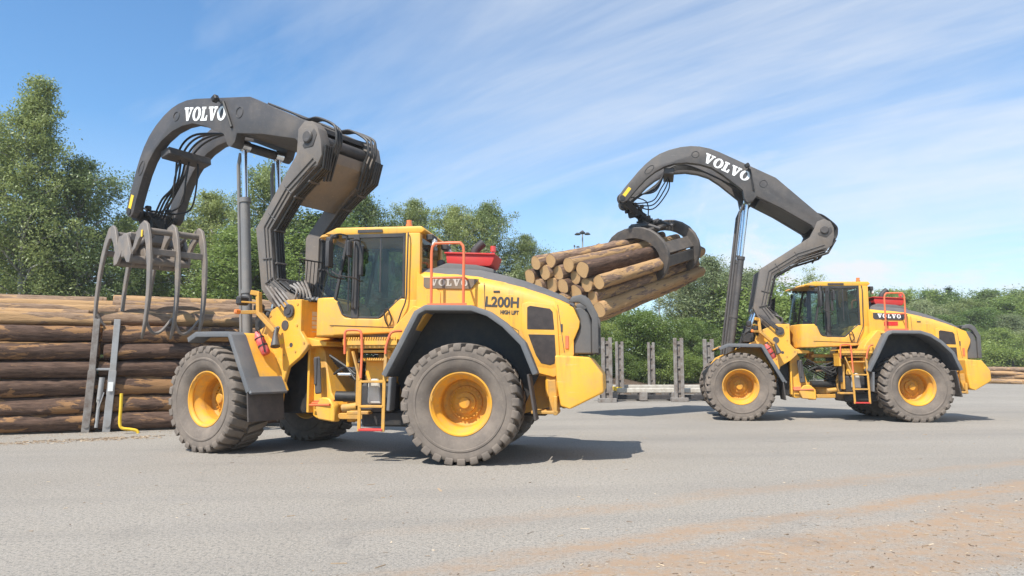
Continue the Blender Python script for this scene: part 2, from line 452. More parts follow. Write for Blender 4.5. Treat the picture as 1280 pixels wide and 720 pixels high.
def make_loader(pos, heading, art, d_arm, d_boom, label, marked):
    root = empty('wheel_loader', pos, heading)
    tag(root, label, 'wheel loader', 'yellow log-handling wheel loaders')
    AR = art
    def arm_m():
        return Matrix.Translation(PIV) @ Matrix.Rotation(-d_arm, 4, 'Y') @ Matrix.Translation(-PIV)
    Marm = arm_m(); Kn = Marm @ KN
    Mboom = Matrix.Translation(Kn) @ Matrix.Rotation(-(d_boom), 4, 'Y') @ Matrix.Translation(-KN)

    # ---- rear frame
    b = MB()
    for s in (1, -1):
        b.prism([(-3.5, 1.3), (-3.5, .82), (-2.7, .62), (-.9, .60), (-.55, .66), (-.5, 1.0), (-.62, 1.55), (-.5, 1.7), (-1.2, 1.85), (-3.0, 1.5)], .40 * s, .46 * s, bevel=.008)
    b.box((-.36, 0, 1.70), (.85, .62, .09), None, .015); b.box((-.36, 0, 1.53), (.8, .6, .06), None, .01)
    b.prism([(-1.0, .58), (-.25, .56), (.1, .56), (.16, .62), (.1, .66), (-.3, .66), (-1.0, .70)], -.36, .36, bevel=.01)
    b.box((-.3, 0, .86), (.75, .6, .05), None, .01)
    b.prism([(-.2, .30), (.05, .16), (.12, 0), (.05, -.16), (-.2, -.30), (-.4, -.3), (-.4, .3)], .66, .84, axis='z', bevel=.02)
    b.cyl((0, 0, .5), (0, 0, .98), .1, 20); b.cyl((0, 0, 1.45), (0, 0, 1.82), .1, 20)
    b.build('rear_frame', 'yellow_worn', root)
    b = MB()
    b.box((-2.1, 0, 1.2), (2.5, .78, 1.1), None, .03); b.box((-.78, .0, 1.25), (.42, .9, .9), None, .02)
    b.cyl((RA, -1.0, .88), (RA, 1.0, .88), .2, 20); b.sphere((RA, 0, .88), .34)
    b.box((-.95, .62, .62), (.9, .7, .24), None, .03)
    for y in (.18, -.18, .36): b.cyl((-.95, y, 1.36), (-.12, y, 1.36), .05, 10)
    b.build('drivetrain', 'black', root)
    b = MB(); b.cyl((-.85, .38, 1.30), (-.28, .50, 1.30), .06, 14); b.cyl((-.7, .34, .92), (.15, .40, .94), .085, 14)
    sc = b.build('steering_cylinder', 'black', root)
    MB().cyl((-.28, .50, 1.30), (.06, .56, 1.30), .028, 12).build('rod', 'chrome', sc)
    b = MB()
    for i in range(5):
        y = .2 + .08 * i
        hose(b, [(-.8, y, 1.2 + .06 * i), (-.4, y + .1, 1.05 + .05 * i), (-.1, y, 1.2 + .05 * i), (.25, y - .05, 1.45 + .04 * i)], .022)
    for i in range(4): hose(b, [(-.6, .52, 1.62 - .05 * i), (-.3, .6, 1.5 - .1 * i), (-.05, .5, 1.42), (.2, .4, 1.3)], .017)
    b.build('hose', 'hose', root)

    # ---- hood, tapering sections
    st = [(-1.33, 2.935, 3.03, 1.6), (-1.75, 2.885, 3.03, 1.6), (-2.29, 2.82, 2.985, 1.6), (-2.7, 2.735, 2.885, 1.45), (-3.03, 2.65, 2.785, 1.3), (-3.35, 2.545, 2.66, 1.28), (-3.60, 2.45, 2.55, 1.28), (-3.74, 2.385, 2.46, 1.45), (-3.80, 2.33, 2.40, 1.62)]
    secs = []
    for x, sz, rz_, bz in st:
        w = .772
        half = [(w - .02, bz), (w, bz + .25), (w, sz - .20), (w - .012, sz - .10), (w - .05, sz - .03), (w - .10, sz), (.52, rz_ - .02), (.36, rz_)]
        secs.append([(x, y, z) for y, z in half] + [(x, -y, z) for y, z in reversed(half)])
    b = MB(); b.loft(secs)
    for s in (1, -1):
        b.prism([(-3.52, 2.46), (-3.80, 2.34), (-3.90, 2.12), (-3.885, 2.02), (-3.72, 1.64), (-3.58, 1.62), (-3.5, 2.0)], .70 * s, .775 * s, bevel=.02, seg=2)
        b.prism([(-1.3, 2.95), (-1.3, 2.1), (-1.5, 2.25), (-1.7, 2.3), (-1.7, 2.6)], .765 * s, .785 * s, bevel=.008)
        b.prism([(-3.1, 1.36), (-3.5, 1.26), (-3.56, 1.3), (-3.56, 1.42), (-3.05, 1.5)], .72 * s, .795 * s, bevel=.012)
    hood = b.build('hood', 'yellow', root, smooth=40)
    b = MB()
    sec2 = []
    for x, sz, rz_, bz in st:
        half = [(.655, sz + .012), (.53, rz_ - .008), (.36, rz_ + .014)]
        sec2.append([(x, y, z) for y, z in half] + [(x, -y, z) for y, z in reversed(half)])
    b.grid(sec2)
    b.prism([(-1.45, 3.02), (-1.7, 3.12), (-2.2, 3.08), (-2.5, 3.0), (-2.5, 2.9), (-1.45, 2.95)], -.45, .45, bevel=.03, seg=2)
    b.build('hood_top', 'hood_grey', hood)
    # name stripe
    for s in (1, -1):
        b = MB()
        b.prism([(-1.42, 2.845), (-2.32, 2.80), (-2.19, 2.645), (-1.46, 2.665), (-1.42, 2.70)], .768 * s, .792 * s, bevel=.003)
        b.mat = 1
        h = .112
        if s > 0: letters(b, 'VOLVO', (-1.53, .793, 2.708), (-1, 0, -.035), (-.035, 0, 1), (0, 1, 0), h, .16, .004)
        else: letters(b, 'VOLVO', (-2.10, -.793, 2.685), (1, 0, .035), (-.035, 0, 1), (0, -1, 0), h, .16, .004)
        b.build('name_stripe', ['brown_stripe', 'grey_letter'] if marked else ['grey_mark', 'white'], hood)
        # side vent: two mesh panels in a frame
        b = MB(); y = .762 * s; y2 = .798 * s
        b.prism([(-3.00, 2.40), (-3.10, 2.435), (-3.48, 2.38), (-3.55, 2.30), (-3.585, 1.62), (-3.56, 1.43), (-3.46, 1.385), (-3.24, 1.42), (-3.14, 1.6), (-2.99, 2.0)], y, y2, bevel=.018, seg=2)
        vent = b.build('vent', 'yellow', hood)
        b = MB(); b.prism([(-3.085, 2.345), (-3.13, 2.37), (-3.44, 2.32), (-3.485, 2.27), (-3.51, 1.99), (-3.085, 2.0)], .780 * s, .803 * s, bevel=.006); b.build('vent_panel', 'vent_glass', vent)
        b = MB(); b.prism([(-3.10, 1.925), (-3.515, 1.915), (-3.53, 1.60), (-3.51, 1.47), (-3.44, 1.445), (-3.30, 1.475), (-3.22, 1.6)], .780 * s, .803 * s, bevel=.006); b.build('vent_panel', 'vent_glass', vent)
    if marked:
        b = MB()
        text_mesh('model_mark', 'L200H', (-2.42, .775, 2.365), (-1, 0, -.05), (-.05, 0, 1), .165, .53, 'grey_mark', hood, 0.0, .03)
        text_mesh('model_mark', 'HIGH LIFT', (-2.66, .775, 2.245), (-1, 0, -.05), (-.05, 0, 1), .065, .29, 'grey_mark', hood, 0.0, .03)
    b = MB()
    b.tube([(-2.42, .774, 2.28), (-2.40, .774, 2.74)], .005, 5); b.tube([(-2.42, .774, 2.28), (-2.95, .774, 1.98), (-2.98, .774, 1.4)], .005, 5); b.tube([(-3.56, .776, 2.38), (-3.66, .776, 1.64)], .005, 5)
    b.box((-2.60, .775, 2.60), (.10, .012, .03), None, .003); b.box((-3.62, .778, 2.02), (.03, .014, .12), None, .003)
    b.build('panel_seam', 'grey_mark', hood)
    if not marked:
        b = MB(); b.box((-1.78, .775, 2.55), (.56, .008, .11), None, .002); b.build('side_plate', 'red', hood)
    # marker reflector
    b = MB(); b.box((-3.70, .782, 1.80), (.05, .02, .2), None, .004); b.build('reflector', 'orange', hood)

    # ---- grille guard and radiator grille
    b = MB()
    b.prism([(-3.82, 2.33), (-3.92, 2.34), (-4.03, 2.24), (-4.08, 2.05), (-4.08, 1.62), (-3.72, 1.62), (-3.89, 2.02), (-3.90, 2.14)], .56, .72, bevel=.02)
    b.prism([(-3.82, 2.33), (-3.92, 2.34), (-4.03, 2.24), (-4.08, 2.05), (-4.08, 1.62), (-3.72, 1.62), (-3.89, 2.02), (-3.90, 2.14)], -.72, -.56, bevel=.02)
    b.box((-4.02, 0, 2.28), (.1, 1.2, .12), None, .02); b.box((-4.02, 0, 1.7), (.1, 1.2, .12), None, .02)
    for s in (1, -1):
        b.prism([(-3.72, 2.42), (-3.78, 2.51), (-3.93, 2.54), (-4.05, 2.47), (-4.18, 2.22), (-4.18, 1.63), (-4.08, 1.63), (-4.08, 2.16), (-3.98, 2.36), (-3.88, 2.42)], .66 * s, .75 * s, bevel=.02, seg=2)
    for z, x in ((2.50, -3.98), (2.1, -4.15), (1.75, -4.15)): b.cyl((x, -.72, z), (x, .72, z), .025, 8)
    g = b.build('grille_guard', 'guard_grey', root)
    b = MB(); b.box((-3.98, 0, 1.98), (.05, 1.12, .55), None, .01)
    for i in range(14): b.box((-4.02, -.5 + i * .077, 1.98), (.03, .02, .55), None, 0)
    b.build('radiator_grille', 'grille', g)
    b = MB(); b.box((-4.11, .58, 1.78), (.03, .12, .22), None, .006); b.build('tail_light', 'red_lens', g)

    # ---- counterweight, chamfered at the rear corners
    b = MB()
    def cw(co):
        x, y, z = co
        if x < -3.95: y *= .86
        return Vector((x, y, z))
    pf = [(-3.54, 1.60), (-4.05, 1.57), (-4.25, 1.31), (-4.26, 1.04), (-3.76, .80), (-3.62, .84), (-3.56, 1.2)]
    b.prism(pf, -1.12, 1.12, bevel=.035, seg=3, fn=cw)
    b.box((-3.46, 0, 1.2), (.2, 1.5, .5), None, .02)
    b.build('counterweight', 'yellow', root, smooth=40)
    for s in (1, -1):
        b = MB(); b.box((-3.50, 1.02 * s, .98), (.12, .05, .5), Matrix.Rotation(.06, 3, 'Y'), .008)
        b.box((-3.38, .86 * s, .75), (.4, .5, .05), None, .01); b.box((-3.54, .86 * s, .85), (.06, .5, .28), None, .01)
        b.build('rear_bracket', 'yellow_worn', root)

    # ---- rear fenders (gray rubber lip, dark housing, yellow side panel) and mudflaps
    arch = [(-1.03, 1.27), (-1.30, 1.78), (-1.52, 2.21), (-1.62, 2.265), (-2.32, 2.252), (-2.56, 2.17), (-2.79, 2.01), (-3.06, 1.74), (-3.24, 1.30)]
    for s in (1, -1):
        b = MB(); o, i = band(arch[::-1], -.085)
        b.prism(list(o) + list(i)[::-1], 1.16 * s, 1.42 * s, bevel=.018, seg=2)
        o, i = band(arch[::-1], -.03)
        b.prism(list(o) + list(i)[::-1], .785 * s, 1.17 * s)
        b.box((-1.085, 1.29 * s, 1.02), (.05, .26, .5), Matrix.Rotation(-.05, 3, 'Y'), .01)
        f = b.build('rear_fender', 'plastic', root)
        b = MB(); b.prism(band(arch[::-1], -.035)[1] + [(-1.2, .75), (-3.0, .75)], .780 * s, .80 * s); b.build('wheel_housing', 'black', f)
        b = MB(); b.prism([(-.95, 1.82), (-1.05, 2.02), (-1.36, 2.36), (-1.6, 2.31), (-1.575, 2.235), (-1.28, 1.80), (-1.04, 1.32), (-.96, 1.34)], .72 * s, 1.155 * s, bevel=.012)
        b.box((-1.9, 1.0 * s, 2.285), (.95, .42, .03), None, .006)
        b.build('side_panel', 'yellow', f)
        b = MB(); b.box((-3.22, 1.2 * s, .98), (.035, .34, .68), Matrix.Rotation(.16, 3, 'Y'), .008); b.build('mudflap', 'mudflap', root)

    # ---- railing beside the hood
    for s in (1, -1):
        b = MB(); x0, x1, y = -1.62, -2.13, 1.06 * s
        b.tube(catmull([(x0, y, 2.30), (x0, y, 2.75), (x0, y, 3.22), (x0 - .04, y, 3.32), (x0 - .09, y, 3.34), (x1 + .09, y, 3.34), (x1 + .04, y, 3.32), (x1, y, 3.22), (x1, y, 2.75), (x1, y, 2.3)], 4), .022, 8)
        b.cyl((x0, y, 2.80), (x1, y, 2.80), .018, 8)
        b.cyl((x1, y, 2.80), (x1, .74 * s, 2.80), .018, 8)
        rl = b.build('railing', 'orange', root)
        b = MB(); b.box(((x0 + x1) / 2, y + .02 * s, 2.345), (.62, .012, .11), None, .003); b.build('kick_plate', 'orange', rl)

    # ---- things on the hood: intake box, exhaust, lamp
    b = MB()
    b.prism([(-1.66, 3.295), (-2.50, 3.255), (-2.44, 3.10), (-2.40, 3.07), (-1.72, 3.10), (-1.68, 3.14)], -.35, .32, bevel=.02, seg=2)
    b.box((-2.07, 0, 3.283), (.86, .70, .03), Matrix.Rotation(-.048, 3, 'Y'), .008)
    b.build('intake_box', 'red', root)
    b = MB(); b.tube(catmull([(-2.05, -.12, 3.0), (-2.06, -.12, 3.3), (-2.09, -.12, 3.42), (-2.22, -.12, 3.54)], 5), .075, 14); b.build('exhaust_pipe', 'dark_plastic', root)
    b = MB(); b.cyl((-2.44, .18, 3.2), (-2.44, .18, 3.33), .025, 8); b.cyl((-2.44, .18, 3.33), (-2.44, .18, 3.42), .05, 12); b.build('rear_lamp', 'red_lens', root)
    b = MB(); b.cyl((-1.56, .22, 3.0), (-1.56, .22, 3.14), .06, 12); b.sphere((-1.56, .22, 3.14), .07); b.build('air_cap', 'hood_grey', root)

    # ---- cab
    b = MB()
    low = [(.10, 2.535), (.02, 2.47), (-.05, 2.27), (-.11, 2.215), (-.66, 2.195), (-.72, 2.215), (-.95, 2.49), (-1.02, 2.52), (-1.34, 2.50), (-1.345, 2.16), (-1.22, 2.02), (-.95, 1.965), (.10, 1.925)]
    b.prism(low, -.75, .75, bevel=.03, seg=3)
    plan = [(.07, .75), (.30, .715), (.42, .63), (.49, .48), (.52, .25), (.525, 0)]
    b.prism(plan + [(x, -y) for x, y in plan[-2::-1]], 1.915, 2.55, axis='z', bevel=.035, seg=3)
    cab = b.build('cab', 'yellow', root, smooth=40)
    b = MB()
    b.prism([(.30, 3.60), (.08, 3.70), (-1.36, 3.69), (-1.42, 3.63), (-1.36, 3.58), (-1.0, 3.575), (.0, 3.575)], -.74, .74, bevel=.025, seg=2)
    b.prism([(.44, 3.56), (.40, 3.61), (.05, 3.69), (.0, 3.6)], -.6, .6, bevel=.012)
    roof = b.build('cab_roof', 'yellow', cab)
    for s in (1, -1):
        b = MB(); b.box((.12, .72 * s, 3.555), (.12, .12, .06), None, .015)
        b.box((-.5, .753 * s, 3.625), (.42, .01, .05), None, .002)
        b.box((-1.47, .5 * s, 3.52), (.12, .3, .1), None, .015)
        b.build('roof_lamp_housing', 'dark_plastic', cab)
    b = MB(); b.cyl((-1.13, .66, 3.69), (-1.13, .66, 3.73), .055, 12); b.cyl((-1.13, .66, 3.73), (-1.13, .66, 3.80), .045, 12); b.build('beacon', 'amber', cab)
    for s in (1, -1):
        b = MB(); b.box((-1.53, .55 * s, 3.44), (.06, .14, .12), None, .015); b.build('work_light', 'lens', cab)
    for s in (1, -1):
        b = MB(); b.prism([(-1.10, 2.48), (-1.345, 2.48), (-1.345, 3.58), (-1.10, 3.58)], .60 * s, .752 * s, bevel=.02, seg=2); b.build('rear_pillar', 'yellow', cab)
    b = MB(); b.box((-1.33, 0, 2.5), (.03, 1.2, .9), None, .005)
    b.build('rear_panel', 'yellow', cab)
    for s in (1, -1):
        b = MB()
        b.prism([(-.20, 2.2), (-.33, 2.2), (-.33, 3.58), (-.22, 3.58)], .70 * s, .757 * s, bevel=.01)
        b.prism([(.055, 2.50), (.10, 2.53), (-.10, 3.58), (-.15, 3.58)], .69 * s, .752 * s, bevel=.008)
        b.prism([(-1.055, 2.53), (-1.10, 2.52), (-1.10, 3.58), (-1.055, 3.58)], .70 * s, .756 * s, bevel=.004)
        b.box((-.56, .73 * s, 3.545), (1.08, .045, .06), None, .004)
        b.bar((-.33, .735 * s, 2.215), (-.68, .735 * s, 2.21), .03, .03); b.bar((-.68, .735 * s, 2.215), (-1.06, .735 * s, 2.55), .03, .03)
        b.bar((.03, .735 * s, 2.47), (-.06, .735 * s, 2.27), .03, .03); b.bar((-.06, .735 * s, 2.27), (-.2, .735 * s, 2.22), .03, .03)
        b.bar((-.68, .725 * s, 2.62), (-.68, .725 * s, 3.5), .03, .025)
        b.build('door_frame', 'dark_plastic', cab)
    # glass
    for s in (1, -1):
        b = MB(); b.prism([(-.33, 2.21), (-.68, 2.20), (-1.06, 2.54), (-1.06, 3.55), (-.33, 3.55)], .728 * s, .734 * s)
        b.build('door_window', 'glass', cab)
    for s in (1, -1):
        b = MB(); b.prism([(.07, 2.53), (-.05, 2.25), (-.2, 2.21), (-.2, 3.56), (-.11, 3.56)], .722 * s, .728 * s)
        b.build('quarter_window', 'glass', cab)
    b = MB(); rows = []
    pl = [(.075, .735), (.27, .70), (.38, .6), (.45, .46), (.49, .25), (.50, 0)]
    pl = pl + [(x, -y) for x, y in pl[-2::-1]]
    for z, lean, sq in ((2.54, 0, 1), (3.05, -.10, .985), (3.58, -.22, .95)): rows.append([(x + lean, y * sq, z) for x, y in pl])
    b.grid(rows); b.build('windscreen', 'glass', cab, smooth=60)
    b = MB(); b.box((-1.31, 0, 3.22), (.01, 1.15, .62), None, 0); b.build('rear_window', 'glass', cab)
    # interior
    b = MB()
    b.box((-.45, 0, 2.02), (1.5, 1.3, .04), None, 0); b.box((-.75, 0, 2.32), (.5, .52, .16), None, .04); b.box((-.98, 0, 2.70), (.14, .5, .72), Matrix.Rotation(.12, 3, 'Y'), .04)
    b.box((-1.0, 0, 3.12), (.1, .28, .2), None, .03); b.box((-.72, .34, 2.52), (.4, .1, .08), None, .02); b.box((-.72, -.34, 2.52), (.4, .1, .08), None, .02)
    b.box((-.75, 0, 2.15), (.4, .4, .2), None, .02); b.box((-1.2, 0, 2.3), (.2, 1.3, .5), None, .02)
    b.build('seat', 'seat', cab)
    b = MB(); b.bar((.30, 0, 2.05), (.08, 0, 2.66), .1, .1)
    b.tube([(.07 + .17 * math.cos(t) * .8, .19 * math.sin(t), 2.70 + .17 * math.cos(t) * .55) for t in [k * math.pi / 10 for k in range(21)]], .016, 6)
    b.box((.25, -.38, 2.8), (.05, .24, .3), None, .02)
    b.build('steering_column', 'black', cab)
    # mirrors, wiper, door handle and grab rods, left side (and mirror arm right)
    for s in (1, -1):
        b = MB()
        b.tube(catmull([(-.12, .74 * s, 3.56), (-.02, .95 * s, 3.55), (.05, 1.10 * s, 3.42), (.06, 1.12 * s, 3.0), (.02, 1.08 * s, 2.86), (-.1, .80 * s, 2.84)], 4), .014, 6)
        b.box((.05, 1.08 * s, 3.20), (.07, .20, .42), None, .03, 2); b.box((.10, .98 * s, 3.44), (.1, .08, .12), None, .02)
        b.tube(catmull([(-.34, .755 * s, 3.46), (-.33, .95 * s, 3.45), (-.30, 1.12 * s, 3.40)], 4), .014, 6); b.tube(catmull([(-.36, .755 * s, 2.80), (-.30, .95 * s, 2.84), (-.12, 1.10 * s, 2.86), (.02, 1.10 * s, 2.95)], 4), .012, 6)
        b.box((-.29, 1.10 * s, 3.28), (.06, .16, .26), None, .02)
        b.build('mirror', 'dark_plastic', cab)
    b = MB()
    b.tube(catmull([(-.26, .77, 3.42), (-.27, .83, 3.40), (-.27, .83, 2.9), (-.26, .83, 2.42), (-.25, .77, 2.36)], 4), .016, 6)
    b.tube([(-.16, .79, 3.46), (-.17, .80, 2.9), (-.17, .79, 2.32)], .012, 6)
    b.box((-.37, .78, 3.14), (.07, .05, .5), None, .015)
    b.tube(catmull([(-1.15, .77, 3.57), (-1.16, .81, 3.5), (-1.15, .81, 2.9), (-1.14, .81, 2.5), (-1.06, .80, 2.28), (-.98, .77, 2.06)], 4), .012, 6)
    b.build('grab_rod', 'dark_plastic', cab)
    b = MB(); b.tube(catmull([(-.86, .765, 2.08), (-.90, .80, 2.18), (-.84, .80, 2.34), (-.78, .79, 2.30), (-.80, .80, 2.16), (-.84, .765, 2.07)], 4), .013, 6); b.build('door_handle', 'black', cab)
    b = MB(); b.bar((.15, .755, 2.09), (-1.0, .755, 2.045), .006, .012); b.build('panel_seam', 'black', cab)

    # ---- access platform, ladder, hand rails, boxes
    b = MB()
    b.box((-.72, 1.00, 1.835), (.86, .56, .03), None, .006); b.box((-.72, 1.275, 1.80), (.86, .014, .09), None, .003)
    for i in range(22): b.box((-.32 - i * .038, 1.284, 1.86), (.018, .03, .03), None, 0)
    b.box((-.72, 1.02, 1.735), (.80, .46, .06), None, .01)
    for i in range(9): b.cyl((-.42 - i * .075, 1.26, 1.735), (-.42 - i * .075, 1.262, 1.735), .018, 8)
    b.box((-.80, .96, 1.66), (.46, .5, .04), None, .008); b.box((-.35, 1.02, 1.6), (.05, .4, .36), None, .01)
    for i in range(12): b.box((-.60 - i * .036, 1.22, 1.545), (.016, .03, .03), None, 0)
    b.box((-.80, 1.10, 1.53), (.46, .24, .03), None, .006)
    b.box((-.80, .88, 1.36), (.46, .3, .34), None, .02)
    b.build('access_platform', 'yellow', root)
    b = MB()
    b.bar((-.45, 1.27, 1.66), (-.60, 1.33, 1.22), .05, .03); b.bar((-.60, 1.33, 1.24), (-.61, 1.37, .46), .05, .03)
    b.bar((-.98, 1.27, 1.66), (-.98, 1.33, 1.22), .05, .03); b.bar((-.98, 1.33, 1.24), (-.985, 1.37, .46), .05, .03)
    ld = b.build('ladder', 'yellow_worn', root)
    for z, y in ((1.20, 1.32), (.83, 1.345)):
        b = MB(); b.box((-.795, y - .04, z), (.37, .14, .035), None, .006); b.build('step', 'yellow_worn', ld)
    b = MB(); b.box((-.795, 1.33, .485), (.37, .14, .035), None, .006); b.build('step', 'red', ld)
    b = MB()
    b.tube(catmull([(-.33, 1.29, 1.62), (-.33, 1.31, 1.90), (-.35, 1.31, 1.97), (-.40, 1.31, 1.985), (-.52, 1.31, 1.985), (-.58, 1.31, 1.96), (-.60, 1.31, 1.88), (-.61, 1.31, 1.60), (-.61, 1.34, 1.25)], 4), .02, 8)
    b.tube(catmull([(-1.20, 1.2, 1.97), (-1.08, 1.30, 1.95), (-1.03, 1.31, 1.86), (-.99, 1.31, 1.72), (-.985, 1.31, 1.62)], 4), .02, 8)
    b.build('hand_rail', 'orange', root)
    b = MB(); b.box((-.76, .86, .95), (.55, .36, .44), None, .04); b.box((-.79, .78, 1.7), (.6, .3, .15), None, .02); b.box((-.46, .95, 1.25), (.08, .25, .5), None, .02)
    b.build('fuel_tank', 'dark_plastic', root)
    b = MB(); b.prism([(-.66, .86), (-.66, 1.18), (-.70, 1.24), (-.80, 1.24), (-.84, 1.18), (-.88, .86)], 1.04, 1.16, bevel=.02); b.build('washer_bottle', 'pale', root)
    b = MB(); b.box((-.47, 1.0, 1.15), (.05, .2, .66), None, .01); b.box((-.50, 1.05, .72), (.35, .2, .05), None, .01); b.cyl((-.36, .80, .80), (-.12, .80, .77), .06, 12); b.build('side_bracket', 'yellow_worn', root)

    # ================= front frame (turned by AR about the joint)
    def F(mb, name, mats, parent=None, smooth=35):
        if parent is None: return mb.build(name, mats, root, AR, smooth)
        return mb.build(name, mats, parent, 0, smooth)
    tower = [(1.52, 2.12), (1.36, 2.40), (.97, 2.565), (.62, 2.56), (.62, 2.02), (.545, 1.93), (.43, 1.79), (.47, 1.72), (.62, 1.58), (.90, 1.41), (1.02, 1.06), (1.05, .8), (2.5, .8), (2.85, 1.2), (2.5, 1.66)]
    b = MB()
    for s in (1, -1): b.prism(tower, .575 * s, .66 * s, bevel=.012)
    b.prism([(.62, 1.95), (.60, .60), (.50, .55), (.05, .60), (.02, .80), (.17, .98), (.36, 1.70), (.50, 1.82)], -.36, .36, bevel=.02)
    b.box((.60, 0, 1.2), (.05, .95, 1.1), None, .01)
    b.box((.64, 0, 2.22), (.04, 1.2, .66), None, .008)
    b.prism([(.62, 1.92), (.30, 1.86), (.12, 1.84), (.12, 1.77), (.45, 1.76), (.7, 1.7)], -.55, .55, bevel=.01)
    b.prism([(-.02, .52), (.35, .55), (.42, .75), (.28, .92), (.1, .90), (-.02, .78)], .32, .48, bevel=.02)
    fr = F(b, 'front_frame', 'yellow')
    b = MB(); b.cyl((.885, .66, 2.37), (.885, .70, 2.37), .115, 20); b.cyl((.885, .699, 2.37), (.885, .715, 2.37), .06, 12); F(b, 'pivot_pin', 'boom_grey', fr)
    b = MB(); b.cyl((.99, .655, 2.13), (.99, .672, 2.13), .085, 16); F(b, 'pivot_pin', 'boom_grey', fr)
    b = MB(); b.cyl((.83, .66, 1.79), (.83, .664, 1.79), .04, 12); F(b, 'pivot_pin', 'boom_grey', fr)
    b = MB(); b.cyl((.885, -.72, 2.37), (.885, -.64, 2.37), .115, 20); F(b, 'pivot_pin', 'boom_grey', fr)
    b = MB()
    for z, h in ((2.33, .07), (2.25, .06), (2.17, .06), (2.10, .05), (2.02, .015)): b.box((.617, .33, z), (.004, .15, h), None, 0)
    F(b, 'warning_label', 'pale', fr)
    b = MB(); b.cyl((FA, -1.0, .882), (FA, 1.0, .882), .19, 20); b.sphere((FA, 0, .882), .34); b.prism([(.62, 1.9), (2.5, 1.62), (2.9, 1.25), (2.85, .75), (2.3, .6), (.62, .62)], -.30, .30, bevel=.02); F(b, 'front_axle', 'black', fr)
    b = MB(); b.box((.35, .50, 1.28), (.14, .05, .62), Matrix.Rotation(.1, 3, 'Y'), .02); b.box((.36, .53, 1.35), (.05, .04, .45), None, .01); F(b, 'hose_shield', 'boom_grey', fr)
    b = MB()
    for i in range(3): b.cyl((.55, .46 - .05 * i, .78 + .03 * i), (.05, .50 - .05 * i, .80 + .03 * i), .02, 8)
    F(b, 'brake_line', 'orange', fr)
    # front fenders: yellow sheet, gray lip, lower gray guard, mudflap
    fa = [(.90, 1.04), (1.17, 1.53), (1.40, 1.955), (1.48, 2.005), (1.9, 2.015), (2.33, 2.02), (2.56, 1.92)]
    for s in (1, -1):
        b = MB(); o, i = band([(x, z - .012) for x, z in fa], .03)
        b.prism(list(o) + list(i)[::-1], .62 * s, 1.16 * s)
        ff = F(b, 'front_fender', 'yellow')
        b = MB(); o, i = band(fa, .09); b.prism(list(o) + list(i)[::-1], 1.13 * s, 1.43 * s, bevel=.022, seg=2)
        o, i = band([(.86, 1.0), (.905, 1.055), (1.03, 1.275)], .05); b.prism(list(o) + list(i)[::-1], .66 * s, 1.425 * s, bevel=.015)
        F(b, 'rubber_edge', 'plastic', ff)
        b = MB(); b.box((.945, 1.05 * s, .79), (.03, .74, .5), Matrix.Rotation(.10, 3, 'Y'), .006); F(b, 'mudflap', 'mudflap', ff)
    b = MB()
    for x, z in ((1.36, 2.30), (.70, 2.48), (.70, 2.12), (1.22, 1.95), (1.0, 1.62), (.72, 1.68), (.52, 1.82)): b.cyl((x, .655, z), (x, .672, z), .022, 6)
    F(b, 'bolt', 'yellow_worn', fr)
    b = MB(); b.box((1.08, .664, 1.86), (.14, .004, .09), None, 0); F(b, 'warning_label', 'sticker', fr)
    # extinguisher on the fender slope
    sl = Vector((fa[2][0] - fa[0][0], 0, fa[2][1] - fa[0][1])).normalized(); nn = Vector((-sl.z, 0, sl.x))
    def ext_pt(t, y, off): return Vector((fa[0][0], 0, fa[0][1])) + sl * t + nn * off + Vector((0, y, 0))
    b = MB(); c0 = ext_pt(.62, .94, .105); c1 = ext_pt(1.0, .99, .105)
    d = (c1 - c0).normalized()
    b.tube([c0, c0 + d * .03, c1 - d * .06, c1, c1 + d * .05], [.062, .078, .078, .05, .025], 16)
    ex = F(b, 'fire_extinguisher', 'ext_red')
    b = MB(); b.tube([c0 + d * .14 , c0 + d * .17], .083, 16); b.tube([c0 + d * .29, c0 + d * .31], .083, 16); b.bar(c1 + d * .06, c1 + d * .07 + nn * .09, .03, .03)
    hose(b, [c1 + d * .06, c1 + nn * .12 + Vector((0, .05, 0)), c0 + d * .2 + nn * .1 + Vector((0, .07, 0)), c0 + nn * .06 + Vector((0, .08, 0))], .011)
    F(b, 'strap', 'black', ex)
    # bracket with head lamp rising from the fender, horn below it
    b = MB()
    b.bar((1.06, .80, 2.02), (1.42, .86, 2.34), .11, .07); b.bar((1.42, .86, 2.32), (1.45, .86, 2.70), .08, .08); b.bar((1.44, .86, 2.68), (1.55, .95, 2.70), .06, .08)
    b.bar((1.45, .86, 2.36), (1.62, 1.08, 2.35), .05, .06); b.bar((1.46, .86, 2.52), (1.62, 1.08, 2.53), .03, .03)
    hb = F(b, 'lamp_bracket', 'yellow_worn')
    b = MB(); b.box((1.66, 1.12, 2.36), (.07, .12, .08), None, .02); F(b, 'indicator_lamp', 'amber', hb)
    b = MB(); b.box((1.72, .98, 2.56), (.12, .22, .16), None, .03); b.box((1.5, .80, 2.44), (.16, .16, .12), None, .03); F(b, 'head_lamp', 'dark_plastic', hb)
    b = MB(); b.tube([(1.05, .80, 2.08), (1.02, .84, 1.98), (.97, .88, 1.80), (.955, .89, 1.76)], [.028, .034, .075, .082], 14); b.bar((1.07, .74, 2.1), (1.02, .82, 1.98), .05, .05)
    F(b, 'air_horn', 'boom_grey')
    # screen of upright bars behind the arms and a studded plate on the tower
    b = MB()
    for i in range(11):
        y = -.42 + .084 * i; b.cyl((.98, y, 2.62), (.93, y, 3.30), .008, 6)
    b.cyl((.93, -.44, 3.30), (.93, .44, 3.30), .014, 6); b.cyl((.98, -.44, 2.66), (.98, .44, 2.66), .012, 6)
    F(b, 'guard_screen', 'black', fr)
    b = MB(); b.box((.80, 0, 2.60), (.5, 1.0, .03), Matrix.Rotation(-.25, 3, 'Y'), .005)
    b.mat = 1
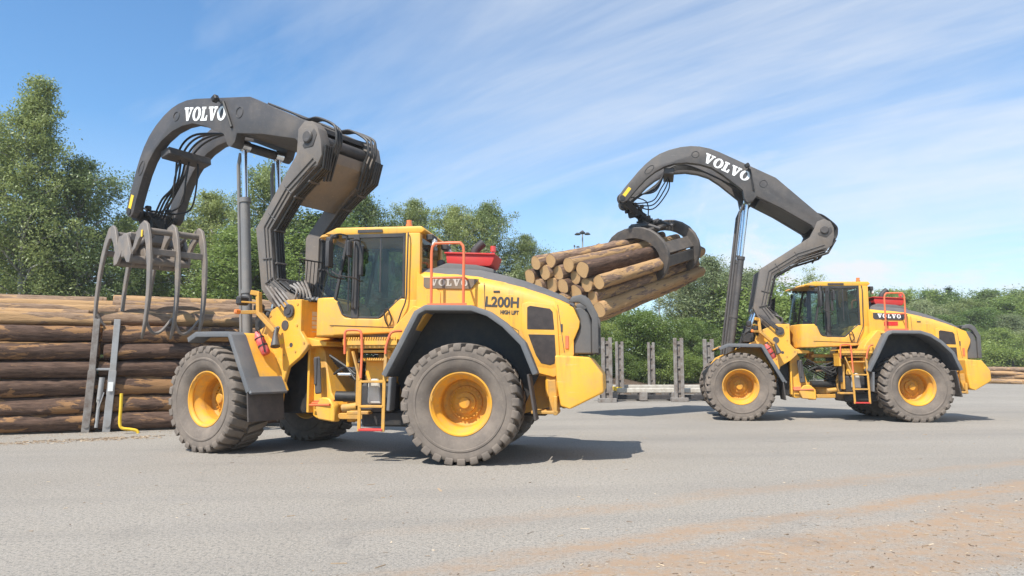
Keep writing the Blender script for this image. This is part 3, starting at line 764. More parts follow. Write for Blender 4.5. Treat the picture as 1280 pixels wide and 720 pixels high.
    for i in range(4):
        for k in range(9): b.cyl((.62 + .1 * i, -.40 + .1 * k, 2.572 + .025 * i), (.615 + .1 * i, -.40 + .1 * k, 2.592 + .025 * i), .03, 8)
    F(b, 'tread_plate', ['black', 'steel'], fr)

    # ================= lift arm
    prof = [(-.60, 4.92), (-.54, 4.68), (-.40, 4.56), (-.2, 4.56), (.30, 4.34), (1.00, 3.92), (1.19, 3.04), (.98, 2.78), (.72, 2.50), (.69, 2.33), (.80, 2.20), (.98, 2.19), (1.10, 2.32), (1.42, 2.74), (1.54, 3.00), (1.34, 4.08), (.36, 4.70), (.0, 4.93), (-.10, 5.15), (-.17, 5.33), (-.35, 5.40), (-.52, 5.32), (-.60, 5.15)]
    b = MB()
    def ya(z): return .56 + .0768 * (z - 2.3)
    for s in (1, -1):
        def fa_(co, s=s):
            w = abs(co.y); return Vector((co.x, s * (ya(co.z) - (.775 - w)), co.z))
        b.prism(prof, .56 * s, .775 * s, bevel=.016, seg=2, fn=fa_)
    lower = [(-.50, 4.86), (-.42, 4.69), (.30, 4.40), (.52, 4.26), (.57, 4.33), (.34, 4.47), (-.36, 4.77)]
    b.prism(lower, -.52, .52, bevel=.008)
    b.prism([(-.05, 4.87), (.38, 4.64), (.70, 4.48), (.66, 4.42), (.34, 4.58), (-.05, 4.80)], -.52, .52, bevel=.008)
    b.cyl((1.36, -.5, 3.05), (1.36, .5, 3.05), .11, 16)
    b.xform(Marm)
    arm = F(b, 'lift_arm', 'arm_grey')
    b = MB()
    back = [(-.63, 4.86), (-.44, 4.52), (.28, 4.30), (.955, 3.90), (1.145, 3.06), (.93, 2.80), (.72, 2.60)]
    def back_pts(off, y): return [(x - off * .6, y - (.775 - ya(z)) * (1 if y > 0 else -1), z - off) for x, z in back]
    for s in (1, -1):
        for y in (.60, .70): b.tube(back_pts(.012, y * s), .013, 6)
        for x, z in ((.30, 4.28), (.93, 3.90), (1.08, 3.34), (1.14, 3.06), (-.1, 4.40)): b.box((x - .02, (ya(z) - .13) * s, z - .02), (.05, .24, .04), None, .008)
    for s in (1, -1):
        for k in range(3):
            o_ = .03 + .085 * k
            b.tube([(x + o_ * nx, (ya(z + o_ * nz) + .012) * s, z + o_ * nz) for (x, z), (nx, nz) in zip(back[1:-1], ((.45, .9), (.5, .87), (.8, .6), (.95, -.1), (.8, -.55)))], .0095, 6)
        for (x, z), (nx, nz) in zip(((.30, 4.30), (.80, 4.0), (1.07, 3.42), (1.14, 3.1)), ((.5, .87), (.55, .83), (.95, .25), (.95, -.2))): b.bar((x + .02 * nx, (ya(z) + .012) * s, z + .02 * nz), (x + .27 * nx, (ya(z) + .014) * s, z + .27 * nz), .022, .022)
    b.xform(Marm); F(b, 'hydraulic_pipe', 'boom_grey', arm)
    b = MB()
    for s in (1, -1):
        b.lathe([(.11, -.03), (.11, .0), (.09, .02), (0, .02)], 20, o=(KN.x, .80 * s, KN.z)) if s > 0 else b.lathe([(.11, .03), (.11, .0), (.09, -.02), (0, -.02)], 20, o=(KN.x, .80 * s, KN.z))
    b.cyl((KN.x, -.8, KN.z), (KN.x, .8, KN.z), .11, 16)
    b.xform(Marm); F(b, 'knuckle_pin', 'boom_grey', arm)
    b = MB()
    for s in (1, -1):
        for i, y in enumerate((.575, .625, .675, .725)): b.tube(catmull([Vector(p) + Vector((0, .006 * math.sin(k * 1.7 + i), .006 * math.cos(k * 2.1 + i))) for k, p in enumerate(back_pts(.03, y * s)[:-1])], 1), .026 - .003 * (i % 2), 6)
    b.xform(Marm); F(b, 'arm_hose', 'hose', arm)
    b = MB()   # hoses looping round the knuckle
    for s in (1, -1):
        for i, y in enumerate((.34, .42, .50)):
            r = .352 + .02 * (i % 3)
            ring = [(-.26, 4.40 - .02 * i)] + [(KN.x + r * math.cos(R_(t)), KN.z + r * math.sin(R_(t))) for t in (235, 208, 182, 156)]
            hose(b, [Marm @ Vector((x, y * s, z)) for x, z in ring] + [Mboom @ Vector((KN.x + x, y * s * q, KN.z + z)) for x, z, q in ((-.06, .445, .97), (.2, .575, .93), (.55, .92, .9), (1.05, 1.40, .85))], .024, 5)
    F(b, 'knuckle_hose', 'hose', arm)
    b = MB()
    for i in range(5): hose(b, [(.95 + .02 * i, .30 + .06 * i, 2.95 - .03 * i), (.80, .32 + .07 * i, 2.72), (.72 + .03 * i, .34 + .07 * i, 2.5), (.85, .3 + .06 * i, 2.2)], .022)
    for i in range(4): b.cyl((1.42 - .06 * i, .74 - .05 * i, 2.82 - .015 * i), (1.02 - .08 * i, .76 - .045 * i, 2.44 - .01 * i), .02, 8)
    for i in range(4): b.cyl((1.30 - .06 * i, -.40 + .05 * i, 2.86 - .015 * i), (.86 - .08 * i, -.40 + .05 * i, 2.5 - .01 * i), .02, 8)
    F(b, 'tower_pipe', 'steel_worn' if marked else 'boom_grey', fr)
    b = MB()
    for i in range(5): hose(b, [(1.9 - .1 * i, .5 - .1 * i, 2.0), (1.75 - .06 * i, .6 - .08 * i, 2.35 + .03 * i), (1.5, .55 - .07 * i, 2.4), (1.25, .5 - .06 * i, 2.15)], .024)
    b.box((1.7, .45, 2.2), (.3, .3, .25), None, .02)
    F(b, 'valve_hose', 'hose', fr)

    # ================= boom
    outer = [(5.16, 6.36), (5.02, 6.55), (4.82, 6.78), (4.60, 7.03), (4.40, 7.23), (4.20, 7.39), (3.98, 7.52), (3.70, 7.62), (3.38, 7.68), (3.10, 7.69), (2.86, 7.66), (2.58, 7.58), (2.32, 7.46), (.83, 6.62), (-.26, 5.52), (-.52, 5.30)]
    inner = [(-.56, 5.05), (-.40, 4.90), (-.20, 4.95), (-.02, 5.18), (.72, 5.70), (1.36, 5.86), (1.60, 5.82), (1.70, 6.0), (1.86, 6.24), (2.25, 6.80), (2.55, 7.02), (2.86, 7.14), (3.22, 7.21), (3.58, 7.20), (3.86, 7.13), (4.12, 7.00), (4.36, 6.82), (4.58, 6.60), (4.78, 6.38), (4.92, 6.20), (5.05, 6.14), (5.16, 6.22)]
    # the inner edge beyond the cylinder lug runs straight to the knuckle
    inner = [(-.56, 5.05), (-.40, 4.90), (-.20, 4.95), (-.04, 5.24), (.74, 5.77), (1.36, 6.13), (1.46, 6.0), (1.58, 5.97), (1.68, 6.06), (1.72, 6.32), (2.25, 6.80)] + inner[10:]
    def yo(x): return .775 - (x + .35) * .036
    b = MB()
    for s in (1, -1):
        def fn(co, s=s):
            w = abs(co.y); return Vector((co.x, s * (yo(co.x) - (.75 - w)), co.z))
        b.prism(outer + inner, .545 * s, .75 * s, bevel=.016, seg=2, fn=fn)
    # raised edge flange plates, top panel over the joined part, cross members
    top = [(-.45, 5.33), (-.24, 5.50), (.84, 6.585), (2.05, 7.27), (2.05, 7.20), (.87, 6.53), (-.20, 5.44), (-.42, 5.26)]
    b.prism(top, -.60, .60, bevel=.004)
    b.prism([(-.1, 5.22), (.72, 5.77), (1.25, 6.04), (1.25, 6.10), (.70, 5.84), (-.12, 5.30)], -.58, .58, bevel=.004)
    b.box((3.72, 0, 7.03), (.30, 1.0, .17), Matrix.Rotation(-.1, 3, 'Y'), .02)
    b.cyl((1.57, -.7, 6.06), (1.57, .7, 6.06), .09, 14)
    b.xform(Mboom)
    boom = F(b, 'boom', 'boom_grey')
    b = MB()
    def bp(x, z, side=1, off=.0): return Mboom @ Vector((x, side * (yo(x) + off), z))
    bd = (Mboom.to_3x3() @ Vector((-.873, .031, -.487))).normalized(); bu = (Mboom.to_3x3() @ Vector((-.487, 0, .873))).normalized()
    letters(b, 'VOLVO', bp(2.80, 7.215, 1, .004), bd, bu, (0, 1, 0), .275, .05, .005)
    F(b, 'brand_lettering', 'white', boom)
    b = MB()
    def oval(cx, cz, rx, rz_, ang):
        N = 20; pts = []
        for k in range(N + 1):
            t = 2 * math.pi * k / N; u, v = rx * math.cos(t), rz_ * math.sin(t)
            pts.append(bp(cx + u * math.cos(ang) - v * math.sin(ang), cz + u * math.sin(ang) + v * math.cos(ang), 1, .0))
        b.tube(pts, .011, 6)
    oval(2.98, 7.43, .10, .09, 0); oval(1.17, 6.47, .10, .10, 0); oval(4.28, 7.07, .16, .075, R_(138)) if not marked else oval(4.40, 6.98, .16, .075, R_(138))
    F(b, 'inspection_ring', 'dark_plastic', boom)
    b = MB(); a_, c_ = bp(4.93, 6.40, 1, .003), bp(5.06, 6.50, 1, .003)
    p0, p1, p2, p3 = bp(4.98, 6.30, 1, .004), bp(5.06, 6.37, 1, .004), bp(4.88, 6.60, 1, .004), bp(4.80, 6.53, 1, .004)
    b.bar((p0 + p1) / 2, (p2 + p3) / 2, .006, .10, up=(1, 0, .8), bevel=0); F(b, 'warning_sticker', 'sticker', boom)
    # work lamp on the boom side
    b = MB(); pl_ = bp(1.60, 6.98, 1, .13); b.box(pl_, (.13, .11, .12), Matrix.Rotation(.5, 3, 'Y'), .02); b.bar(pl_, bp(1.52, 6.86, 1, .02), .04, .04); b.tube([bp(1.52, 6.9, 1, .02), bp(1.44, 6.3, 1, .02)], .03, 6)
    F(b, 'work_lamp', 'black', boom)
    b = MB()
    for i in range(4):
        y = -.3 + .18 * i
        hose(b, [Mboom @ Vector(p) for p in ((1.5, y, 6.3), (2.4, y * .8, 7.0 - .05 * i), (3.2, y * .7, 7.25), (3.75, y * .6, 7.16), (4.1, y * .5, 6.8 - .08 * i), (4.6, y * .4, 6.45), (4.95, y * .4, 6.2))], .024)
    for i in range(3):
        y = .15 - .2 * i
        hose(b, [Mboom @ Vector(p) for p in ((3.7, y, 7.0), (3.95 - .1 * i, y + .05, 6.6), (4.2, y, 6.25 - .08 * i), (4.75, y * .5, 6.2))], .02)
    F(b, 'boom_hose', 'hose', boom)

    # ================= cylinders
    ct = Mboom @ CYL_TOP
    for s in (1, -1):
        y = .40 * s
        p = Vector((CYL_BASE.x, y, CYL_BASE.z)); q = Vector((ct.x, y, ct.z)); d = (q - p).normalized(); Lc = (q - p).length
        m = p + d * (Lc * .755 if marked else Lc * .66)
        b = MB(); b.cyl(p, m, .088, 20); b.cyl(m - d * .09, m, .106, 20); b.cyl(p + d * 1.35, p + d * 1.42, .105, 20); b.cyl((p.x, y - .1, p.z), (p.x, y + .1, p.z), .13, 16)
        e = Vector((d.z, 0, -d.x))
        b.tube([p + d * .3 + e * .17, p + d * (Lc - .35) + e * .17, p + d * (Lc - .12) + e * .10], .035, 8)
        b.bar(p + d * 1.38, p + d * 1.38 + e * .17, .04, .05); b.bar(m, m + e * .17, .04, .05)
        c = F(b, 'boom_cylinder', 'cyl_grey' if marked else 'boom_grey')
        b = MB(); b.cyl(m, q, .055, 16); b.cyl((q.x, y - .09, q.z), (q.x, y + .09, q.z), .11, 16); F(b, 'rod', 'chrome', c)
    ap = Marm @ ARM_PIN
    for s in (1, -1):
        y = .33 * s; p = Vector((2.02, y * .9, 1.38)); q = Vector((ap.x, y, ap.z)); d = (q - p).normalized(); m = p + d * ((q - p).length * .72)
        b = MB(); b.cyl(p, m, .105, 18); b.cyl(m - d * .08, m, .125, 18)
        c = F(b, 'arm_cylinder', 'boom_grey')
        b = MB(); b.cyl(m, q, .06, 14); b.cyl((q.x, y - .08, q.z), (q.x, y + .18, q.z), .10, 14); F(b, 'rod', 'chrome', c)

    # ================= wheels
    for s in (1, -1):
        add_wheel(root, FA, s, AR, .35 + s * .4 + (0 if marked else .9)); add_wheel(root, RA, s, 0, 1.1 + s * .3 + (0 if marked else .7))
    tipw = root.matrix_world
    Mw = Matrix.Translation(pos) @ Matrix.Rotation(heading, 4, 'Z')
    tip_world = Mw @ (Matrix.Rotation(AR, 4, 'Z') @ (Mboom @ TIP))
    dirw = (Mw.to_3x3() @ Matrix.Rotation(AR, 3, 'Z')) @ Vector((0, 1, 0))
    return root, Mw, tip_world, dirw

# ------------------------------------------------------------------ log grapple: u along the logs, v opening, w up; origin = middle of the frame top
def make_grapple(root, Mw, tip, side_dir, O, u, v, w, open_a, reach, open_b=None, us=(-.70, 0.0, .70), slim=1.0, gmat='grapple_grey', style='long'):
    base = Mw.inverted() @ (Matrix.Translation(O) @ Matrix((u, v, w)).transposed().to_4x4())
    G = Matrix.Translation(O) @ Matrix((u, v, w)).transposed().to_4x4()
    Gi = G.inverted(); tl = Gi @ tip; sd = (Gi.to_3x3() @ side_dir).normalized()
    def B(mb, name, mat, parent=None, m=None):
        return mb.build(name, mat, parent if parent else root, mat4=(None if parent else base))
    # hanger: shaft between the boom tips, link, rotator
    b = MB()
    b.cyl(tl - sd * .60, tl + sd * .60, .075, 14)
    for s in (1, -1): b.cyl(tl + sd * .36 * s, tl + sd * .44 * s, .17, 16)
    n = Vector((0, 0, 1)); mid = tl * .45 + Vector((0, 0, .12)) * .55
    b.bar(tl + sd * .2, mid + sd * .16, .16, .30, up=sd); b.bar(tl - sd * .2, mid - sd * .16, .16, .30, up=sd)
    b.cyl(mid - sd * .26, mid + sd * .26, .10, 14); b.box(mid + Vector((0, 0, -.02)), (.30, .40, .26), None, .04)
    b.cyl((0, 0, .24), (0, 0, .02), .20, 20); b.cyl((0, 0, .14), (0, 0, .08), .25, 20)
    b.bar(mid, (0, 0, .2), .2, .2)
    for i in range(5):
        a = Vector((random.uniform(-.25, .25), random.uniform(-.25, .25), random.uniform(.05, .3))); b.box(mid + a, (.12, .1, .1), None, .02)
    hd = B(b, 'grapple_head', 'black')
    b = MB()
    for i in range(6):
        a = tl + sd * (-.3 + .12 * i) + Vector((0, 0, .1)); e = Vector((.2 * math.cos(i), .22 * math.sin(i * 1.7), .1)); mdl = (a + e) / 2 + Vector((.25 * math.sin(i * 2.1), .28 * math.cos(i * 1.3), .15))
        hose(b, [a, mdl, e], .018)
    B(b, 'grapple_hose', 'hose', hd)
    b = MB()
    b.cyl(mid + sd * .27, mid + sd * .30, .06, 12)
    for i in range(4): b.cyl(mid + Vector((.16, -.1 + .07 * i, .02)), mid + Vector((.16, -.1 + .07 * i, .16)), .025, 8)
    B(b, 'rotator_valve', 'steel_worn', hd)
    # frame
    b = MB()
    b.box((0, 0, -.10), (1.15, .42, .20), None, .03); b.box((0, 0, -.34 if style == 'long' else -.16), (1.25, .12, .4 if style == 'long' else .24), None, .02)
    if style == 'crescent':
        for x in (-.62, .62): b.prism([(-.34, -.30), (-.30, .0), (.30, .0), (.34, -.30)], x - .05, x + .05, axis='x', bevel=.012)
    for x in (-.60, -.30, .30, .60) if style == 'long' else (): b.prism([(-.42, -.68), (-.46, -.50), (-.2, -.06), (.2, -.06), (.46, -.50), (.42, -.68), (.25, -.66), (0, -.40), (-.25, -.66)], x - .03, x + .03, axis='x', bevel=.008)
    for s in (1, -1) if style == 'long' else (): b.cyl((us[0] - .04, .36 * s, -.60), (us[2] + .04, .36 * s, -.60), .065, 12)
    B(b, 'grapple_frame', gmat)
    if style == 'crescent':
        cw_ = -1.0
        def cres(s):
            inn, outp = [], []
            for k in range(15):
                t = k / 14; a = R_(118 - 186 * t)
                th = .20 + .17 * math.sin(math.pi * min(1, t * 1.15)) if t < .87 else .37 * (1 - t) / .13 * .52 + .02
                inn.append((math.cos(a) * 1.00 * s, cw_ + math.sin(a) * .70)); outp.append((math.cos(a) * (1.00 + th) * s, cw_ + math.sin(a) * (.70 + th)))
            return inn + outp[::-1]
        for s in (1, -1):
            off = .10 * s
            b = MB(); b.cyl((us[0] + off, -.22 * s, -.20), (us[1] + off, -.22 * s, -.20), .08, 12); b.cyl((us[0] + off, .62 * s, -.16), (us[1] + off, .62 * s, -.16), .05, 10)
            for a0, a1 in ((28, 4), (0, -22)):
                p0 = Vector((0, math.cos(R_(a0)) * 1.10 * s, cw_ + math.sin(R_(a0)) * .82)); p1 = Vector((0, math.cos(R_(a1)) * 1.12 * s, cw_ + math.sin(R_(a1)) * .82))
                b.bar(p0, p1, us[1] - us[0], .07, up=(0, 1 * s, .3), bevel=.01)
            jaw = b.build('grapple_jaw', gmat, root, mat4=base)
            for x in us:
                b = MB(); b.prism(cres(s), x + off - .055, x + off + .055, axis='x', bevel=.015); b.build('tine', gmat, jaw)
            b = MB()
            for x in (-.30, .30): b.cyl((x + off, -.2 * s, .02), (x + off, .45 * s, -.02), .075, 12); b.cyl((x + off, .45 * s, -.02), (x + off, .86 * s, -.20), .045, 10)
            b.build('jaw_cylinder', 'boom_grey', root, mat4=base)
        return G
    # jaws
    tine = [(.28, -.48), (.46, -.33), (.60, -.08), (.76, .09), (.94, .14), (1.11, .05), (1.24, -.22), (1.335, -.62), (1.365, -1.05), (1.345, -1.5), (1.265, -1.92), (1.14, -2.18), (1.00, -2.38), (.985, -2.32), (1.03, -2.05), (1.065, -1.75), (1.07, -1.4), (1.035, -1.02), (.97, -.70), (.905, -.50), (.85, -.44), (.79, -.47), (.70, -.60), (.56, -.76), (.42, -.82), (.28, -.74), (.22, -.60)]
    if reach < 1: tine = [(.30 + (y - .30) * reach, -.52 + (z + .52) * (.8 if z < -.52 else 1)) for y, z in tine]
    pv = Vector((0, .36, -.60))
    tine = [(y, z) if i < 12 else (lambda o: (o[0] + (y - o[0]) * slim, o[1] + (z - o[1]) * slim))(tine[max(0, min(11, round((len(tine) - 1 - i) * 11 / 14)))]) for i, (y, z) in enumerate(tine)]
    for s in (1, -1):
        Rj = Matrix.Translation(pv) @ Matrix.Rotation(open_a if s > 0 or open_b is None else open_b, 4, 'X') @ Matrix.Translation(-pv)
        S = Matrix.Diagonal((1, s, 1, 1)) @ Rj
        def fin(mb):
            mb.xform(S)
            if s < 0: bmesh.ops.reverse_faces(mb.bm, faces=mb.bm.faces[:])
            return mb
        k = lambda y, z: (.30 + (y - .30) * reach, -.52 + (z + .52) * (.8 if (z < -.52 and reach < 1) else 1))
        b = MB(); y1, z1 = k(.95, -.06)
        b.cyl((us[0], y1, z1), (us[2], y1, z1), .065, 12)
        y2, z2 = k(1.20, -.52); b.box((0, y2, z2), (us[2] - us[0], .05, .13), None, .01)
        b.cyl((us[0] - .03, .36, -.60), (us[2] + .03, .36, -.60), .085, 12)
        fin(b); jaw = b.build('grapple_jaw', gmat, root, mat4=base)
        for q in ((us[0], us[1]), (us[1], us[2])):
            b = MB(); y4, z4 = k(1.12, -2.05)
            b.tube(catmull([(q[0] + .02, y4 + .05, z4 + .15), (q[0] + .16, y4 - .02, z4 - .06), ((q[0] + q[1]) / 2, y4 - .04, z4 - .10), (q[1] - .16, y4 - .02, z4 - .02), (q[1] - .02, y4 + .05, z4 + .2)], 4), .03, 8); fin(b); b.build('tip_bar', gmat, jaw)
        for i, x in enumerate(us):
            b = MB(); b.prism(tine, x - .045 * slim ** .5, x + .045 * slim ** .5, axis='x', bevel=.012); fin(b); b.build('tine', gmat, jaw)
        b = MB()
        if s > 0:
            yk, zk = k(.93, -.05); b.box((us[0] - .05, yk, zk - .08), (.005, .07, .14), None, 0); fin(b); b.build('sticker', 'sticker', jaw)
        b = MB(); y5, z5 = k(.80, -.12)
        for x in (-.33, .33): b.cyl((x, .05, -.28), (x, (y5 + .05) * .6, -.2), .065, 12); b.cyl((x, (y5 + .05) * .6, -.2), (x, y5, z5), .035, 10)
        b.xform(Matrix.Diagonal((1, s, 1, 1)))
        if s < 0: bmesh.ops.reverse_faces(b.bm, faces=b.bm.faces[:])
        b.build('jaw_cylinder', 'boom_grey', root, mat4=base)
    return G
# ------------------------------------------------------------------ camera geometry helpers
CH, TH, FP = 1.45, math.atan((456.34 - 360) / 899.7), 899.7
def ray(px, py):
    c, s = math.cos(TH), math.sin(TH); u = -(py - 360) / FP
    return Vector(((px - 640) / FP, c - u * s, s + u * c))
def at(px, py, Y):
    r = ray(px, py); t = Y / r.y; return Vector((r.x * t, Y, CH + r.z * t))
def on_ground(px, py):
    r = ray(px, py); t = -CH / r.z; return Vector((r.x * t, r.y * t, 0))

# ------------------------------------------------------------------ setting
def ground_mat():
    m, nt, b, _ = newmat('worn_asphalt')
    tc = nt.nodes.new('ShaderNodeTexCoord'); v = tc.outputs['Object']
    big = noise(nt, .16, 5, .6, vec=v); mid = noise(nt, .9, 6, .65, vec=v); fine = noise(nt, 38, 3, .8, vec=v); grain = noise(nt, 160, 2, .8, vec=v)
    c = mix(nt, ramp(nt, big, [(.35, 0.0), (.7, 1.0)]), (.272, .243, .205), (.335, .302, .256))
    c = mix(nt, ramp(nt, mid, [(.45, 0.0), (.75, .5)]), c, (.30, .275, .245))
    g2 = noise(nt, 75, 3, .75, vec=v); g3 = noise(nt, 19, 4, .75, vec=v)
    c = mix(nt, ramp(nt, g3, [(.36, .55), (.52, 0.0)]), c, (.15, .14, .125))
    c = mix(nt, ramp(nt, fine, [(.36, .75), (.50, 0.0)]), c, (.11, .105, .095))
    c = mix(nt, ramp(nt, g2, [(.56, 0.0), (.68, .85)]), c, (.52, .49, .44))
    c = mix(nt, ramp(nt, grain, [(.6, 0.0), (.72, .6)]), c, (.46, .43, .39))
    # brown bark dust dragged across the yard by wheels
    sep = nt.nodes.new('ShaderNodeSeparateXYZ'); nt.links.new(v, sep.inputs[0])
    def mth(op, *args):
        n = nt.nodes.new('ShaderNodeMath'); n.operation = op
        for i, a in enumerate(args):
            if hasattr(a, 'is_output'): nt.links.new(a, n.inputs[i])
            else: n.inputs[i].default_value = a
        return n.outputs[0]
    wob = noise(nt, .7, 4, .6, vec=v)
    c0 = mth('ADD', mth('ADD', mth('MULTIPLY', sep.outputs[0], -.469), mth('MULTIPLY', sep.outputs[1], .883)), mth('MULTIPLY_ADD', wob, .7, -.35))
    def lane(cc, wd, k): 
        d = mth('DIVIDE', mth('SUBTRACT', c0, cc), wd); return mth('MULTIPLY', mth('POWER', 2.718, mth('MULTIPLY', mth('MULTIPLY', d, d), -1.0)), k)
    st = noise(nt, .9, 7, .68, vec=v, stretch=(.30, 1.5, 1), rot=R_(-28), dist=.4)
    xr = nt.nodes.new('ShaderNodeMapRange'); xr.inputs[1].default_value = -2.6; xr.inputs[2].default_value = 1.2; nt.links.new(sep.outputs[0], xr.inputs[0])
    band_ = mth('MULTIPLY', mth('ADD', mth('ADD', lane(4.95, .22, .62), lane(4.25, .30, .8)), mth('ADD', lane(3.45, .45, .75), lane(6.2, .3, .35))), xr.outputs[0])
    f = ramp(nt, mth('MULTIPLY', band_, mth('MULTIPLY_ADD', st, 2.2, -.45)), [(.07, 0.0), (.40, .95)])
    brk = ramp(nt, noise(nt, 7, 7, .8, vec=v), [(.38, .15), (.57, 1.0)])
    c = mix(nt, mth('MULTIPLY', f, brk), c, (.325, .222, .142))
    # darker tyre-polished lanes and patches
    ln = noise(nt, .35, 4, .55, vec=v, stretch=(.12, 1.6, 1), rot=R_(-6), dist=.2)
    c = mix(nt, ramp(nt, ln, [(.5, 0.0), (.68, .28)]), c, (.15, .143, .136))
    vo = nt.nodes.new('ShaderNodeTexVoronoi'); vo.feature = 'DISTANCE_TO_EDGE'; vo.inputs['Scale'].default_value = .16
    wv = nt.nodes.new('ShaderNodeVectorMath'); wv.operation = 'MULTIPLY_ADD'; wv.inputs[1].default_value = (1.6, 1.6, 0)
    wn = nt.nodes.new('ShaderNodeTexNoise'); wn.inputs['Scale'].default_value = .8; wn.inputs['Detail'].default_value = 6; nt.links.new(v, wn.inputs['Vector'])
    nt.links.new(wn.outputs['Color'], wv.inputs[0]); nt.links.new(v, wv.inputs[2]); nt.links.new(wv.outputs[0], vo.inputs['Vector'])
    ck = ramp(nt, vo.outputs['Distance'], [(.0, .22), (.004, 0.0)])
    c = mix(nt, mth('MULTIPLY', ck, ramp(nt, noise(nt, .25, 2, .5, vec=v), [(.45, 0.0), (.6, 1.0)])), c, (.10, .095, .09))
    blot = ramp(nt, noise(nt, .5, 6, .7, vec=v, dist=.8), [(.60, 0.0), (.75, .4)])
    c = mix(nt, blot, c, (.13, .122, .113))
    nt.links.new(c, b.inputs['Base Color']); b.inputs['Roughness'].default_value = .9; b.inputs['Specular IOR Level'].default_value = .25
    bump(nt, b, fine, .5, .015)
    return m
M['asphalt'] = ground_mat()
def soilmat(name, cols, scale=.8):
    m, nt, b, _ = newmat(name)
    n = noise(nt, scale, 8, .7); n2 = noise(nt, scale * 14, 4, .7)
    c = ramp(nt, n, [(.3, cols[0]), (.55, cols[1]), (.8, cols[2])])
    c = mix(nt, ramp(nt, n2, [(.4, 0.0), (.8, .6)]), c, cols[0])
    nt.links.new(c, b.inputs['Base Color']); b.inputs['Roughness'].default_value = .95; b.inputs['Specular IOR Level'].default_value = .1
    bump(nt, b, n2, .8, .08); return m
M['earth'] = soilmat('field_earth', [(.05, .07, .022), (.075, .10, .03), (.10, .11, .05)])
M['soil'] = soilmat('bank_soil', [(.07, .05, .035), (.13, .095, .07), (.19, .145, .11)], 1.5)

b = MB(); b.grid([[(x, y, -.008) for x in (-400, -100, 0, 100, 400)] for y in (-60, 0, 100, 300, 700)]); g = b.build('ground', 'earth', smooth=0); tag(g, kind='structure')
b = MB(); b.prism([(-60, -12), (60, -12), (95, 74), (24, 74), (13, 37), (-60, 33)], -.006, 0, axis='z')
g = b.build('yard_pavement', 'asphalt', smooth=0); tag(g, kind='structure')

# low bank with soil at its toe behind the yard
def hgt(x, y):
    h = 0
    t = (y - (36.0 + .02 * x)) / 2.0
    h += max(0, min(1, t)) * .55
    t2 = (y - 40) / 7.0; t2 = max(0, min(1, t2)); h += (t2 * t2 * (3 - 2 * t2)) * 1.5
    return h * max(0, min(1, (17 - x) / 8))
random.seed(3)
nz = [(random.uniform(.3, 1.6), random.uniform(.3, 1.6), random.uniform(0, 6), random.uniform(.02, .07)) for _ in range(14)]
def rough(x, y): return sum(a * math.sin(p * x + q * y + r) for p, q, r, a in nz)
rows = []
for j in range(46):
    y = 34.5 + j * .45; rows.append([(x, y, hgt(x, y) + (rough(x, y) * min(1, max(0, (y - 35.2) / 1.5)) * max(0, min(1, (16 - x) / 6))) - .02) for x in [-70 + i * .7 for i in range(125)]])
b = MB(); b.grid(rows)
for f in b.bm.faces:
    f.material_index = 1 if f.calc_center_median().y > 39.5 + .8 * math.sin(f.calc_center_median().x * .7) else 0
g = b.build('bank', ['soil', 'earth'], smooth=80); tag(g, kind='structure')

# foliage
def leafmat(name, a, b_, c_, trans=.45):
    m = bpy.data.materials.new(name); m.use_nodes = True; nt = m.node_tree; nt.nodes.clear()
    out = nt.nodes.new('ShaderNodeOutputMaterial')
    d = nt.nodes.new('ShaderNodeBsdfDiffuse'); t = nt.nodes.new('ShaderNodeBsdfTranslucent'); gl = nt.nodes.new('ShaderNodeBsdfGlossy'); gl.inputs['Roughness'].default_value = .45
    gl.inputs[0].default_value = (.8, .85, .8, 1)
    oi = nt.nodes.new('ShaderNodeObjectInfo')
    n = noise(nt, .9, 3, .6); n2 = noise(nt, 9, 2, .6)
    col = ramp(nt, n, [(.32, a), (.52, b_), (.7, c_)])
    col = mix(nt, ramp(nt, n2, [(.4, 0.0), (.7, .55)]), col, c_)
    hs = nt.nodes.new('ShaderNodeHueSaturation')
    mr = nt.nodes.new('ShaderNodeMapRange'); mr.inputs[3].default_value = .72; mr.inputs[4].default_value = 1.25
    nt.links.new(oi.outputs['Random'], mr.inputs[0]); nt.links.new(mr.outputs[0], hs.inputs['Value'])
    mh = nt.nodes.new('ShaderNodeMapRange'); mh.inputs[3].default_value = .515; mh.inputs[4].default_value = .482; nt.links.new(oi.outputs['Random'], mh.inputs[0]); nt.links.new(mh.outputs[0], hs.inputs['Hue'])
    nt.links.new(col, hs.inputs['Color']); col = hs.outputs[0]
    nt.links.new(col, d.inputs[0]); nt.links.new(col, t.inputs[0])
    m1 = nt.nodes.new('ShaderNodeMixShader'); m1.inputs[0].default_value = trans
    m2 = nt.nodes.new('ShaderNodeMixShader'); m2.inputs[0].default_value = .035
    nt.links.new(d.outputs[0], m1.inputs[1]); nt.links.new(t.outputs[0], m1.inputs[2]); nt.links.new(m1.outputs[0], m2.inputs[1]); nt.links.new(gl.outputs[0], m2.inputs[2])
    nt.links.new(m2.outputs[0], out.inputs[0]); return m
M['leaf_birch'] = leafmat('birch_leaves', (0.165, 0.211, 0.063), (0.226, 0.281, 0.092), (0.281, 0.333, 0.13))
M['leaf_broad'] = leafmat('broad_leaves', (0.143, 0.211, 0.049), (0.204, 0.281, 0.067), (0.264, 0.339, 0.097))
M['leaf_willow'] = leafmat('willow_leaves', (0.198, 0.24, 0.108), (0.253, 0.298, 0.14), (0.303, 0.351, 0.184))
M['leaf_bright'] = leafmat('bright_leaves', (.15, .21, .038), (.20, .27, .052), (.245, .31, .08))
M['leaf_pine'] = leafmat('pine_needles', (.025, .045, .022), (.038, .062, .028), (.055, .08, .036), .15)
M['grass'] = leafmat('meadow_grass', (.09, .125, .03), (.125, .165, .045), (.17, .19, .075))
